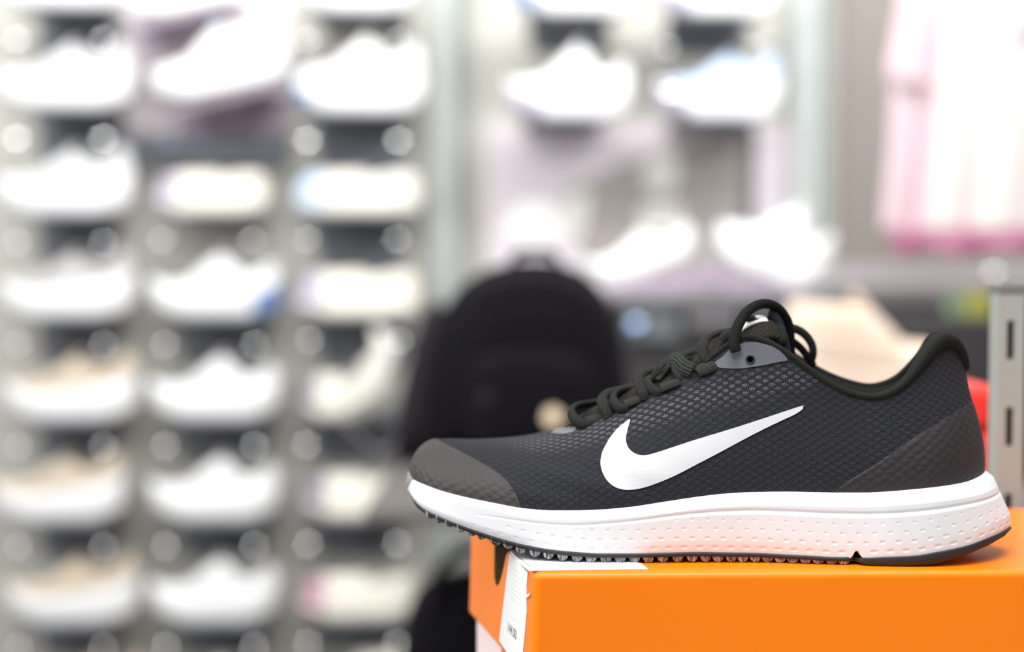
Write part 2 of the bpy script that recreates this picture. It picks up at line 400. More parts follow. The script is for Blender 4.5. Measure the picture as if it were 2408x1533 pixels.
# overlays that follow the upper (toe and heel films), both sides in one mesh
def overlay(name, u0, u1, inside, mat, lab, n=420, m=22, off=0.00035):
    us = np.linspace(u0, u1, n); vv = np.linspace(0, 1, 400); G = upper_grid(us, vv); pp = pix(G)
    ends = []
    for i in range(n):
        ins = inside(pp[i, :, 0], pp[i, :, 1]); k = 0
        while k < 399 and ins[k]: k += 1
        ends.append(vv[k])
    e = np.array(ends); e = np.convolve(np.pad(e, 4, mode='edge'), np.ones(9)/9, 'valid')
    G2 = np.array([upper_grid_col(us[i], e[i]*np.linspace(0, 1, m)) for i in range(n)])
    N = normals(G2)
    if np.mean(N[:, :, 1]) > 0: N = -N
    edge = np.minimum(1, np.linspace(1, 0, m)*m/2.0)[None, :, None]
    Gn = G2 + N*off*edge
    a = np.interp(us, US, arc); uv = upper_uv(Gn, a)
    V = np.vstack([Gn.reshape(-1, 3), mirror(Gn).reshape(-1, 3)])
    Fc = gridfaces(n, m) + [tuple(i+n*m for i in f) for f in gridfaces(n, m, True)]
    o = mesh(name, V, Fc, mat, shoe, True, np.vstack([uv.reshape(-1, 2)]*2), merge=2e-5); o['label'] = lab
_colcache = {}
def upper_grid_col(u, vs):
    d = 0.02; us = np.clip(np.array([u-d, u, u+d]), 0, NK)
    if u-d < 0: us = np.array([u, u+d, u+2*d]); k = 0
    elif u+d > NK: us = np.array([u-2*d, u-d, u]); k = 2
    else: k = 1
    return upper_grid(us, vs)[k]
toe_c = np.array([(1022,1030),(1050,1045),(1080,1060),(1115,1078),(1150,1098),(1180,1118),(1205,1145),(1218,1168),(1228,1200)], float)
overlay('toe_cap', 0, 6.83, lambda px, py: px < np.interp(py, toe_c[:, 1], toe_c[:, 0]), M_toe, 'smooth grey-brown film over the toe')
heel_c = np.array([(1950,1166),(2000,1128),(2060,1092),(2125,1045),(2180,1010),(2240,972),(2300,935),(2330,915)], float)
overlay('heel_counter', 17.7, NK, lambda px, py: py > np.interp(px, heel_c[:, 0], heel_c[:, 1]), M_heel, 'smooth dark film over the heel')

# patches lying on the near side, cut to an outline
def patch(name, outline, mat, lab=None, off=0.0006, step=9, n=4, thick=True):
    o2 = catmull(outline + outline[:1], n)[:-1] if n > 1 else np.array(outline, float)
    mn, mx = o2.min(0), o2.max(0); pts = [tuple(p) for p in o2]; ne = len(pts)
    for gx in np.arange(mn[0]+step, mx[0], step):
        for gy in np.arange(mn[1]+step, mx[1], step):
            ins = False; j = ne-1
            for i in range(ne):
                xi, yi = pts[i]; xj, yj = pts[j]
                if (yi > gy) != (yj > gy) and gx < (xj-xi)*(gy-yi)/(yj-yi)+xi: ins = not ins
                j = i
            if ins and np.min(np.hypot(o2[:, 0]-gx, o2[:, 1]-gy)) > step*0.5: pts.append((gx, gy))
    r = delaunay_2d_cdt([Vector(p) for p in pts], [(i, (i+1) % ne) for i in range(ne)], [], 1, 1e-6)
    v2, fs = r[0], r[2]; V = [hit(p[0], p[1], off) for p in v2]; Fc = [tuple(f) for f in fs]
    if thick:
        b = len(V); V += [hit(v2[i][0], v2[i][1], -0.0002) for i in range(ne)]
        Fc += [(i, (i+1) % ne, b+(i+1) % ne, b+i) for i in range(ne)]
    uv = [(p[0]*0.21, -p[1]*0.21) for p in v2] + ([(v2[i][0]*0.21, -v2[i][1]*0.21) for i in range(ne)] if thick else [])
    bm = bmesh.new(); vs = [bm.verts.new(tuple(map(float, q))) for q in V]
    for q in Fc:
        try: bm.faces.new([vs[i] for i in q])
        except ValueError: pass
    bmesh.ops.recalc_face_normals(bm, faces=bm.faces)
    ul = bm.loops.layers.uv.new('UVMap'); bm.verts.index_update()
    for f in bm.faces:
        for lp in f.loops: lp[ul].uv = uv[lp.vert.index]
    me = bpy.data.meshes.new(name); bm.to_mesh(me); bm.free()
    o = link(name, me, mat, shoe, False)
    if lab: o['label'] = lab
    return o
sw = [(1888,957),(1886,963),(1868,975),(1840,988),(1790,1012),(1740,1038),(1690,1065),(1640,1091),(1590,1117),(1550,1134),(1512,1147),(1480,1152),(1455,1149),(1435,1138),(1421,1120),
      (1413,1097),(1414,1074),(1421,1055),(1434,1032),(1450,1012),(1466,998),(1480,988),(1482,990),(1479,1000),(1475,1015),(1472,1033),(1477,1052),(1490,1065),(1508,1071),(1532,1068),(1582,1052),(1636,1034),(1718,1009),(1801,982),(1883,955)]
patch('swoosh', sw, M_swoosh, 'white swoosh emblem on the side', 0.0005)
patch('eyestay_tab', [(1682,852),(1699,839),(1715,824),(1740,809),(1768,804),(1802,810),(1830,822),(1852,846),(1832,851),(1795,859),(1762,864),(1735,867),(1705,866),(1685,862)], M_tab, 'smooth slate grey tab with punched eyelet', 0.0005, 7)
patch('reflective_patch', [(1296,1019),(1308,1011),(1326,1008),(1350,1006),(1356,1010),(1346,1018),(1322,1022)], M_reflect, 'pale grey patch at the foot of the laces', 0.0006, 6, 2)
# punched eyelet: ring, and a black disc painted as the shade inside
eo = hit(1764.5, 846, 0.0007); en = (hit(1764.5, 846, 0.002)-hit(1764.5, 846, 0.0)); en /= np.linalg.norm(en)
def ring(name, c, n, R, r, mat, parent, seg=28, rs=8):
    n = np.array(n); a = np.cross(n, [0, 0, 1.0]); a /= np.linalg.norm(a); b = np.cross(n, a)
    G = np.array([[c + (a*math.cos(t)+b*math.sin(t))*(R+r*math.cos(s)) + n*r*math.sin(s) for s in np.linspace(0, 2*math.pi, rs+1)] for t in np.linspace(0, 2*math.pi, seg+1)])
    return grid(name, G, mat, parent, merge=1e-7)
ey = ring('eyelet', eo, en, 0.0019, 0.00045, M_rubber, shoe)
a_ = np.cross(en, [0, 0, 1.0]); a_ /= np.linalg.norm(a_); b_ = np.cross(en, a_)
hole = mesh('eyelet_hole', [eo+(a_*math.cos(t)+b_*math.sin(t))*0.0018 for t in np.linspace(0, 2*math.pi, 24, endpoint=False)], [tuple(range(24))], M_black, shoe, False)

# ------------------------------------------------------------------ midsole and outsole
def yb_at(u):
    y = key(8, u); px = key(0, u)
    return y
def notch(px): return 19*np.exp(-(np.abs(px-2013)/9.0)**2.2)
def plan(us):
    B = SPs(key(0, us), key(1, us), key(2, us)); tg = np.gradient(B, axis=0)
    n = np.stack([tg[:, 1], -tg[:, 0], np.zeros(len(us))], 1); n /= np.linalg.norm(n, axis=1)[:, None]+1e-12
    # keep the tips pointing along the shoe
    ax = np.array([1, -0.1107, 0.0]); ax /= np.linalg.norm(ax)
    n[0] = -ax; n[-1] = ax
    return B, n
def zpx(py, y): return P(1204, py, y)[2]
def wall_pt(B, n, off, py):
    p = B + n*off[..., None]/1000 if np.ndim(off) else B+n*off/1000
    q = np.array(p); q[:, 2] = [zpx(a, b) for a, b in zip(py, q[:, 1])]; return q
UM = np.linspace(0, NK, 1000)
Bm, Nm = plan(UM); ytopm = key(1, UM); ygm = key(7, UM); ybm = key(8, UM); offM = key(9, UM); offB = key(10, UM)
ybn = ybm - notch(key(0, UM))
gd = np.clip((key(0, UM)-1120)/160, 0, 1)              # groove fades towards the toe
arcM = np.concatenate([[0], np.cumsum(np.linalg.norm(np.diff(Bm + Nm*0.006, axis=0), axis=1))])*1000
NR = 84; rows = []; tt = np.linspace(0, 1, NR)
pxM = pix(Bm)[:, 0]
for t in tt:
    py = ytopm + t*(ybm-ytopm) - notch(key(0, UM))*np.clip((t-0.82)/0.18, 0, 1)**2
    tg = (ygm-ytopm)/(ybm-ytopm)
    rim = np.minimum(offM-0.9, 3.9)*0 + (offM - 0.9*gd)
    o = np.where(t < 0.07, 0.3 + (rim-0.3)*np.sqrt(np.clip(t/0.07, 0, 1))*0.75, rim*0.75 + rim*0.25*np.clip((t-0.07)/0.15, 0, 1))
    heelf = np.clip((UM-22)/5, 0, 1)                   # the heel slopes outwards all the way down
    prof = np.interp(t, [0, 0.1, 0.4, 0.75, 0.92, 1], [0.10, 0.34, 0.62, 0.95, 1.0, 0.93])
    o = o*(1-heelf) + heelf*offM*prof
    d = t - tg
    below = np.clip(d/0.06, 0, 1)*0.5*gd
    o = o + below*(1-heelf)
    o = o - gd*0.5*np.exp(-(d/0.022)**2)
    tail = np.clip((t-0.72)/0.28, 0, 1)**2
    o = o*(1-tail*(1-heelf)) + tail*(1-heelf)*offB
    # dimples, five staggered rows, larger towards the ground
    z0 = (ybm - (ytopm + t*(ybm-ytopm)))
    for r, (hgt, rx, ry, dep) in enumerate(((15, 9.5, 4.2, .34), (36, 7.5, 3.8, .27), (58, 6.0, 3.4, .2), (80, 5.0, 3.0, .16), (96, 4.2, 2.6, .12))):
        if True:
            pitch = 35/4.72; ph = (arcM/pitch + 0.5*(r % 2)); fr = (ph-np.floor(ph)-0.5)*pitch*4.72
            ok = (z0*0 + hgt < (ybm-ygm)-9) & ~((hgt < 30) & (np.abs(pxM-2013) < 24)) & (pxM > 1085+hgt*2.0+r*15)
            e = (fr/rx)**2 + ((z0-hgt)/ry)**2
            o = o - ok*dep*np.clip(1-e, 0, 1)**0.7*np.clip((pxM-1080)/250, 0.3, 1)
    rows.append(wall_pt(Bm, Nm, o, py))
inner_top = wall_pt(Bm, Nm, np.full(len(UM), -3.0), ytopm+3)
rows = [inner_top] + rows
# underside, drawn in to the centre line
last = rows[-1]
for k in (0.5, 1.0):
    q = last.copy(); q[:, 1] = last[:, 1]*(1-k) + ycx(last[:, 0])*k; q[:, 2] += 0.0008; rows.append(q)
GM = np.stack(rows, 1)
nu2, nv2 = GM.shape[:2]
V = np.vstack([GM.reshape(-1, 3), mirror(GM).reshape(-1, 3)])
mid = mesh('midsole', V, gridfaces(nu2, nv2) + [tuple(i+nu2*nv2 for i in f) for f in gridfaces(nu2, nv2, True)], M_white_foam, shoe, True, None, merge=1e-6)
mid['label'] = 'white dimpled foam midsole'

# plane of the box lid
NL = P(1258, 1347, 0.650); ZT = NL[2]
def band(name, us, off, ytop, ybot, mat, lab=None, floor=None, round_=True):
    B, n = plan(us); rows = []
    sec = [(0, -2.5), (0, 0.0), (0.15, 0.25), (0.6, 0.3), (0.88, -0.1), (1.0, -1.4)] if round_ else [(0, -2.5), (0, 0), (1, 0), (1, -2.5)]
    for t, e in sec:
        q = wall_pt(B, n, off+e, ytop + t*(ybot-ytop))
        if floor is not None: q[:, 2] = np.maximum(q[:, 2], floor)
        rows.append(q)
    last = rows[-1]
    for k in (0.5, 1.0):
        q = last.copy(); q[:, 1] = last[:, 1]*(1-k)+ycx(last[:, 0])*k; rows.append(q)
    first = rows[0].copy(); first[:, 1] = ycx(first[:, 0]); rows = [first]+rows
    G = np.stack(rows, 1); a, b = G.shape[:2]
    V = np.vstack([G.reshape(-1, 3), mirror(G).reshape(-1, 3)])
    caps = [tuple(range(b)), tuple((a-1)*b+k for k in range(b)), tuple(a*b+k for k in range(b)), tuple(a*b+(a-1)*b+k for k in range(b))]
    o = mesh(name, V, gridfaces(a, b)+[tuple(i+a*b for i in f) for f in gridfaces(a, b, True)]+caps, mat, shoe, True, None, merge=1e-6)
    bm = bmesh.new(); bm.from_mesh(o.data); bmesh.ops.recalc_face_normals(bm, faces=bm.faces); bm.to_mesh(o.data); bm.free()
    if lab: o['label'] = lab
    return o
u_end = np.interp(1996, K[:, 0], KI)
uo = np.linspace(0, u_end, 260)
yo = key(8, uo)
band('outsole', uo, key(10, uo)+0.5, yo-3.0, yo+6.5, M_rubber, 'thin dark rubber layer under the white midsole', ZT+0.001, False)
u_h = np.interp(2026, K[:, 0], KI); uh = np.linspace(u_h, NK, 200); yh_ = key(8, uh)
pxh = pix(wall_pt(*plan(uh), key(10, uh), yh_))[:, 0]
yhb = np.interp(pxh, [2020,2030,2045,2120,2200,2260,2320,2360,2376], [1316,1327,1333,1335,1327,1311,1286,1262,1243])
band('heel_pad', uh, key(10, uh)+0.6, yh_-1.5, yhb, M_rubber, 'thick dark rubber crash pad under the heel', ZT+0.0003)

# rounded rubber lugs across the sole
lugx = [1012,1036,1058,1085,1111,1133,1167,1196,1225,1258.5,1290,1323.7,1357.5,1390,1425,1458.6,1492,1525,1559,1594,1628,1659.5,1689,1720,1747,1777,1806,1835,1864.6,1896,1925,1957,1985]
for i, lx in enumerate(lugx):
    u = np.interp(lx, K[:, 0], KI); hw = float(key(2, u))+float(key(10, u))-0.1
    yl = float(key(8, u))+(6 if lx > 1200 else 3.5)
    c = SP(lx, yl, hw); r = 0.0027 if lx > 1150 else 0.0023
    rz = max(0.0012, min(r*1.15, c[2]-ZT)) if lx > 1380 else r*1.1
    mid_y = ycx(c[0]); G = []
    ys = [c[1]+0.0002, c[1]-0.0000, c[1]+0.0004, c[1]+0.003, mid_y, 2*mid_y-c[1]-0.003, 2*mid_y-c[1]]
    rs = [0.0, 0.82, 1.0, 1.0, 1.0, 1.0, 0.0]
    for yy, q in zip(ys, rs):
        ring_ = []
        for k in range(15):
            a = math.pi*k/14
            ring_.append((c[0]-math.cos(a)*r*q + (0 if q else 0), yy, c[2]+0.0006*(1 if k in (0, 14) else 0)-math.sin(a)*rz*q))
        ring_.append((c[0]+r*q, yy, c[2]+0.0014)); ring_.append((c[0]-r*q, yy, c[2]+0.0014)); ring_.append(ring_[0]); G.append(ring_)
    grid('lug', np.array(G), M_lug, shoe, flip=False, merge=1e-7)

# clear rubber bumper over the toe tip
ub = np.linspace(0, 1.9, 50); Bb, nb = plan(ub); rows = []
for py_off, o in ((-52, -5.0), (-49, -3.4), (-44, -2.3), (-24, -0.5), (0, 1.0), (16, 1.7), (30, 1.4), (36, -0.5)):
    taper = (1-(ub/1.9)**2)*(1.0 if py_off < 0 else 0.9)+0.02
    rows.append(wall_pt(Bb, nb, o*np.ones(50)*(1-0.6*(ub/1.9)**3), key(1, ub)+py_off*taper))
G = np.stack(rows, 1); V = np.vstack([G.reshape(-1, 3), mirror(G).reshape(-1, 3)]); a, b = G.shape[:2]
o = mesh('toe_bumper', V, gridfaces(a, b)+[tuple(i+a*b for i in f) for f in gridfaces(a, b, True)], M_clear, shoe, True, None, merge=1e-6); o['label'] = 'translucent grey rubber lip at the toe tip'

# ------------------------------------------------------------------ collar roll, lining, insole, tongue
u0 = 13.3; uc = np.linspace(u0, NK, 150); Tc = SPs(key(3, uc), key(4, uc), key(5, uc))
rr = np.interp(uc, [13.6, 16, 19.5, 21, 22, 23, 24, 25.5, 27], [8, 9, 9.5, 11, 15, 19, 20, 17, 13])*0.000205
Tf = mirror(Tc); Tf[:, 0] += farshift(uc); loop = np.vstack([Tc, Tf[::-1][1:]]); rl = np.concatenate([rr, rr[::-1][1:]])
tube('collar_roll', loop + np.array([0, 0.0012, 0]), list(rl), M_knit_roll, shoe, 1.0, 18, (0, 0, 1), True)['label'] = 'padded olive-black knit collar rim'
Ti = SPs(key(3, uc), key(4, uc), key(5, uc)); rows = []
inw = np.zeros_like(Ti); cen = np.stack([Ti[:, 0], ycx(Ti[:, 0]), Ti[:, 2]], 1); inw[:, 1] = 1
heelin = np.clip((uc-22)/5, 0, 1)[:, None]; inw = inw*(1-heelin) + np.array([-1.0, 0.1, 0])*heelin
for dz, di in ((0, .0005), (-.002, .0035), (-.008, .006), (-.02, .006), (-.038, .004), (-.055, .003)):
    q = Ti + inw*di; q[:, 2] = np.maximum(q[:, 2]+dz, ZT+0.030); rows.append(q)
G = np.stack(rows, 1); a, b = G.shape[:2]
d = np.concatenate([[0], np.cumsum(np.linalg.norm(np.diff(Ti, axis=0), axis=1))])*1000
uvl = np.stack([np.repeat(d[:, None], b, 1), np.repeat(np.array([0, 4, 10, 22, 40, 57.])[None], a, 0)], -1)
Gm_ = mirror(G); Gm_[..., 0] += farshift(uc)[:, None]
mesh('lining', np.vstack([G.reshape(-1, 3), Gm_.reshape(-1, 3)]), gridfaces(a, b)+[tuple(i+a*b for i in f) for f in gridfaces(a, b, True)], M_lining, shoe, True, np.vstack([uvl.reshape(-1, 2)]*2), merge=1e-6)
# insole sheet
ui = np.linspace(3, NK, 80); Bi = SPs(key(0, ui), key(1, ui), key(2, ui)*0.93); Bi[:, 2] = np.maximum(Bi[:, 2], ZT+0.03)-0.002
Gi = np.stack([Bi, Bi*[1, 0, 1]+np.stack([0*Bi[:, 0], ycx(Bi[:, 0]), 0*Bi[:, 0]], 1), mirror(Bi)], 1); grid('insole', Gi, M_lining, shoe)

# tongue: crown line with drooping sides
tg_px = np.array([(1326,1003,8),(1345,990,10),(1375,968,14),(1420,946,17),(1480,918,19),(1550,880,21),(1620,845,22),(1680,808,23),(1720,780,23),(1752,757,22),(1785,747,20),(1812,752,17),(1826,768,15)], float)
crown = catmull(tg_px, 7); n = len(crown); G = []
for i, (px, py, hw) in enumerate(crown):
    c = SP(px, py, 0); row = []
    for s in np.linspace(-1, 1, 25):
        drop = 0.0016*abs(s)**2*hw/10 + 0.006*abs(s)**3.2
        row.append((c[0]+abs(s)**2*0.001, c[1]+s*hw/1000, c[2]-drop))
    G.append(row)
G = np.array(G); d = np.concatenate([[0], np.cumsum(np.linalg.norm(np.diff(G[:, 12], axis=0), axis=1))])*1000
uvt = np.stack([np.repeat(d[:, None], 25, 1), np.repeat(np.linspace(-22, 22, 25)[None], n, 0)], -1)
tongue = grid('tongue', G, M_tongue, shoe, uvt); md = tongue.modifiers.new('thickness', 'SOLIDIFY'); md.thickness = 0.005; md.offset = -1
# rolled binding along the end of the tongue, and its pale label
tube('tongue_binding', [G[-1, k] for k in range(25)], 0.0022, M_knit_roll, shoe, 1, 10, (1, 0, 0))
lab = []
for i in range(n):
    if 1722 < crown[i][0] < 1800: lab.append([G[i, k] + np.array([-0.0004, 0, 0.0011]) for k in range(5, 20)])
lb = grid('tongue_label', np.array(lab), M_label_w, shoe); lb['label'] = 'white woven label on the tongue'
md = lb.modifiers.new('thickness', 'SOLIDIFY'); md.thickness = 0.0008
# small dark woven marks on the label
for q in range(5):
    a0 = np.array(lab)[len(lab)//2, 2+q*2]; box('label_mark', (a0[0]-.003, a0[0]+.003, a0[1]-.0012, a0[1]+.0004, a0[2]-.0006, a0[2]+.0012), M_cord_blue, shoe, 0.0001, 1)

# ------------------------------------------------------------------ laces
def lace(name, pts, w, flat=0.5, mat=None, n=10, up=(0, 1, 0), lab=None):
    c = catmull([SP(*p) for p in pts], n)
    o = tube(name, c, w, mat or M_lace, shoe, flat, 16, up)
    if lab: o['label'] = lab
    return o
# flat ribbed webbing loops stitched along the eyestay
for q in ([(1378,1001),(1375,983),(1400,978),(1423,971),(1430,985),(1405,993)], [(1470,961),(1465,944),(1488,937),(1509,929),(1517,942),(1495,951)],
          [(1556,923),(1551,906),(1572,898),(1590,892),(1602,905),(1580,914)], [(1645,886),(1630,868),(1648,857),(1666,848),(1694,867),(1672,877)]):
    nn = 12; top = catmull([SP(*q[1], key_h), SP(*q[2], key_h), SP(*q[3], key_h)], 5) if False else None
    hwq = float(np.interp(q[0][0], K[:, 3], K[:, 5]))
    a = catmull([SP(q[1][0], q[1][1], hwq-.6), SP(q[2][0], q[2][1], hwq-.2), SP(q[3][0], q[3][1], hwq-.6)], 6)
    bq = catmull([SP(q[0][0], q[0][1], hwq+3.2), SP(q[5][0], q[5][1], hwq+3.7), SP(q[4][0], q[4][1], hwq+3.2)], 6)
    m = len(a); G = []
    for i in range(m):
        row = []
        for s in np.linspace(0, 1, 8): 
            p = a[i]*(1-s)+bq[i]*s; p = p + np.array([0, -0.0012*math.sin(math.pi*s), 0.0008*math.sin(math.pi*s)]); row.append(p)
        G.append(row)
    G = np.array(G); uvw = np.stack([np.repeat(np.linspace(0, 10, m)[:, None], 8, 1), np.repeat(np.linspace(0, 5, 8)[None], m, 0)], -1)
    o = grid('webbing_loop', G, M_tape, shoe, uvw); md = o.modifiers.new('thickness', 'SOLIDIFY'); md.thickness = 0.0012; md.offset = 0
R = 0.0027
laces = [
 [(1392,1000,15),(1372,999,15.5),(1352,986,13),(1342,969,9),(1354,955,3),(1385,949,-6),(1420,945,-16)],
 [(1430,988,17),(1429,972,16),(1420,952,13),(1416,938,8),(1432,922,2),(1466,914,-8),(1500,905,-18)],
 [(1478,958,19),(1462,962,19),(1447,950,16),(1442,935,11),(1456,921,4),(1488,916,-6),(1520,908,-18)],
 [(1516,943,20),(1513,925,19),(1506,905,15),(1502,889,10),(1517,875,3),(1550,868,-8),(1584,860,-19)],
 [(1566,918,21),(1548,924,21),(1530,913,18),(1525,899,13),(1542,888,6),(1570,880,-6),(1600,868,-19)],
 [(1603,905,21),(1601,886,20),(1592,866,16),(1592,848,10),(1608,834,2),(1636,826,-10),(1668,818,-20)],
 [(1655,882,22),(1634,888,22),(1610,876,19),(1598,861,14),(1612,850,6),(1640,846,-6),(1668,832,-20)],
 [(1668,852,23),(1655,836,21),(1652,815,18),(1660,797,12),(1680,785,5),(1706,778,-5),(1735,774,-16)],
]
for p in laces: lace('lace', p, [R*0.8, R, R*1.1, R, R, R, R], 0.62)
lace('lace', [(1630,873,23),(1607,862,20),(1590,846,14),(1575,850,10),(1553,876,9),(1540,893,10)], [R*1.5]*4, 0.35, M_tape, lab='flat ribbed ribbon lace')
lace('lace', [(1540,897,10),(1560,868,11),(1584,848,8),(1618,838,0),(1646,832,-10)], [R*1.3]*4, 0.35, M_tape)
# bow loops at the top
lace('bow_loop', [(1731,828,30),(1727,812,29.5),(1728,788,27),(1738,760,22),(1760,730,15),(1793,714,7),(1826,722,0),(1850,752,-5),(1857,786,-8),(1857,815,-10),(1860,832,-12)], [0.0026,0.0027,0.0026,0.0026,0.0026], 0.95, M_cord, 12, lab='round black cord bow loop')
lace('bow_loop', [(1806,738,0),(1818,742,0),(1830,762,0),(1838,785,0),(1844,806,0),(1848,830,0)], 0.0027, 0.9, M_cord_blue, 10, lab='slate blue-grey cord of the bow')
lace('bow_loop', [(1846,770,-14),(1872,774,-17),(1893,787,-19),(1908,808,-21),(1912,830,-22),(1908,850,-24)], 0.0022, 0.55, M_lace, 10)
lace('bow_loop', [(1846,792,-14),(1868,806,-17),(1886,822,-20),(1902,843,-22),(1914,862,-24)], 0.0020, 0.55, M_cord, 10)
lace('lace_knot', [(1700,803,12),(1712,790,12),(1728,782,10),(1745,778,6),(1760,776,0)], 0.0032, 0.8, M_lace, 8)
#PART2
# ------------------------------------------------------------------ orange shoe box under the shoe
M_or = simple('orange_card', (255, 130, 0), 0.36, spec=0.36, coat=0.0, bump=(1400, 0.00003))
M_or2 = simple('orange_card_side', (255, 130, 4), 0.5, spec=0.3, coat=0.0, bump=(1400, 0.00003))
M_notch_shade = simple('notch_shade', (66, 48, 18), 0.9)  # darkness of the box interior put into the notch colour
M_sticker = simple('white_sticker', (240, 240, 238), 0.5, bump=(1500, 0.00004))
M_ink = simple('thermal_ink', (110, 110, 106), 0.7)
M_ink2 = simple('faded_ink', (222, 222, 218), 0.7)
M_boxwhite = simple('white_print_panel', (246, 226, 222), 0.5)
FL = onz(1107, 1222, ZT); fd = onz(2408, 1342, ZT)-NL; fd /= np.linalg.norm(fd)
bd = onz(2350, 1195, ZT)-FL; bd /= np.linalg.norm(bd); NR = NL+fd*0.335; FR = FL+bd*0.35
zl = zpx(1443, FL[1]); BZ = ZT-0.122                      # lid bottom, box bottom
dn = np.array([0, 0, 1.0])
def atz(p, z, off=(0, 0)): return np.array([p[0]+off[0], p[1]+off[1], z])
bx = empty('shoe_box', (0.16, 0.72, BZ), 'bright orange lidded cardboard shoe box under the black running shoe', 'box')
bm = bmesh.new()
lidc = [atz(NL, zl, (-.0015, -.0004)), atz(NR, zl), atz(FR, zl), atz(FL, zl, (-.0015, -.0004)), NL, NR, FR, FL]
hexa(bm, lidc, 0.0033, 6); lid = bm_obj('lid', bm, M_or, bx, True)
sb = (FL-NL); sl = np.linalg.norm(sb); sb /= sl; outn = np.array([-sb[1], sb[0], 0]); outn = outn if outn[0] < 0 else -outn
def lf(a, h, o=0.0):                                       # left face: a from near corner back, h below the top, o outwards
    fl = 0.00155*h/(ZT-zl)
    return NL + sb*a - dn*h + outn*(o+fl*0.97)
# thumb notch cut through the left side
def lf_from_px(px, py):
    a, h = sl*0.3, 0.01
    for _ in range(30):
        p0 = pix(lf(a, h)); ja = (pix(lf(a+1e-4, h))-p0)/1e-4; jh = (pix(lf(a, h+1e-4))-p0)/1e-4
        da, dh = np.linalg.solve(np.stack([ja, jh], 1), np.array([px, py])-p0)
        a = min(max(a+0.7*da, -0.02), sl+0.02); h = min(max(h+0.7*dh, -0.01), 0.2)
    return a, h
nt = [lf_from_px(*q) for q in [(1163,1268),(1162,1340),(1163,1360),(1166,1374),(1170,1379),(1174,1372),(1181,1350),(1187,1320),(1194,1286)]]
cut = prism('cutter', [nt], lambda a, b, d: lf(a, b, 0.01-d), 0.034, M_notch_shade)
md = lid.modifiers.new('notch', 'BOOLEAN'); md.object = cut; md.operation = 'DIFFERENCE'; md.solver = 'EXACT'; md.material_mode = 'TRANSFER'
dg = bpy.context.evaluated_depsgraph_get(); dg.update(); me2 = bpy.data.meshes.new_from_object(lid.evaluated_get(dg))
lid.modifiers.clear(); lid.data = me2; bpy.data.objects.remove(cut)
lid.data.polygons.foreach_set('use_smooth', [False]*len(lid.data.polygons))
md = lid.modifiers.new('soft', 'WEIGHTED_NORMAL')
lid['label'] = 'orange lid with a thumb notch'
ins = lambda p, q: p + (q-p)/np.linalg.norm(q-p)*0.004
c0, c1, c2, c3 = ins(NL, FR), ins(NR, FL), ins(FR, NL), ins(FL, NR)
bm = bmesh.new(); hexa(bm, [atz(c, BZ) for c in (c0, c1, c2, c3)]+[atz(c, zl+0.02) for c in (c0, c1, c2, c3)], 0.0008, 1)
bm_obj('box_body', bm, M_or2, bx)
# white print at the back of the body's left side
bb = (c3-c0); bl = np.linalg.norm(bb); bb /= bl; bo = np.array([-bb[1], bb[0], 0]); bo = bo if bo[0] < 0 else -bo
pw = prism('white_print', [[(bl*0.62, .0), (bl*0.995, .0), (bl*0.995, .075), (bl*0.40, .075)]], lambda a, b, d: atz(c0, zl+0.012)+bb*a-dn*b+bo*(0.0003+d), 0.0002, M_boxwhite, bx); pw['label'] = 'white printed corner of the box'
# folded price sticker: top leaf, side leaf, one thing stuck to the lid
tp = [onz(*q, ZT+0.0006) for q in [(1244,1341),(1262,1340.5),(1524,1337),(1507,1324),(1300,1286),(1203,1297)]]
def stripmesh(name, top, th, mat, parent):
    n = len(top); V = [t for t in top]+[t-np.array([0, 0, th]) for t in top]
    return mesh(name, V, [tuple(range(n)), tuple(range(2*n-1, n-1, -1))]+[(i, (i+1) % n, n+(i+1) % n, n+i) for i in range(n)], mat, parent, False)
st = stripmesh('price_sticker', tp, 0.0004, M_sticker, bx); st['label'] = 'white price sticker folded over the lid edge'
so = [lf_from_px(*q) for q in [(1200,1301),(1243,1346),(1240,1380),(1240,1440),(1235,1500),(1229,1560),(1222,1575),(1176,1506),(1186,1420)]]
side = prism('sticker_side', [so], lambda a, b, d: lf(a, max(b, 0.0004), 0.0005-d), 0.0004, M_sticker, st)
fo = [lf_from_px(*q) for q in [(1200,1301),(1243,1346)]]
prism('sticker_fold', [[(fo[0][0], 0), (fo[1][0], 0), (fo[1][0], 1), (fo[0][0], 1)]], lambda a, b, d: lf(a, 0.0012*(1-b), 0.0003-d+0.0002*(1-b))+np.array([0.0008*b, 0, 0.0006*b]), 0.0003, M_sticker, st)
tk = [lf_from_px(*q) for q in [(1240,1408),(1241,1401),(1251,1394),(1250,1400)]]
prism('torn_corner', [tk], lambda a, b, d: lf(a, b, 0.0012-d), 0.0003, M_sticker, st)
def text(name, s, size, tf, mat, parent, ext=0.00005):
    cu = bpy.data.curves.new(name, 'FONT'); cu.body = s; cu.size = size; cu.align_x = 'CENTER'; cu.resolution_u = 3
    ob = bpy.data.objects.new(name, cu); COL.objects.link(ob); dgx = bpy.context.evaluated_depsgraph_get(); dgx.update()
    me = bpy.data.meshes.new_from_object(ob.evaluated_get(dgx)); bpy.data.objects.remove(ob)
    V = [tf(v.co.x, v.co.y) for v in me.vertices]; Fc = [tuple(p.vertices) for p in me.polygons]; bpy.data.meshes.remove(me)
    return mesh(name, V, Fc, mat, parent, False)
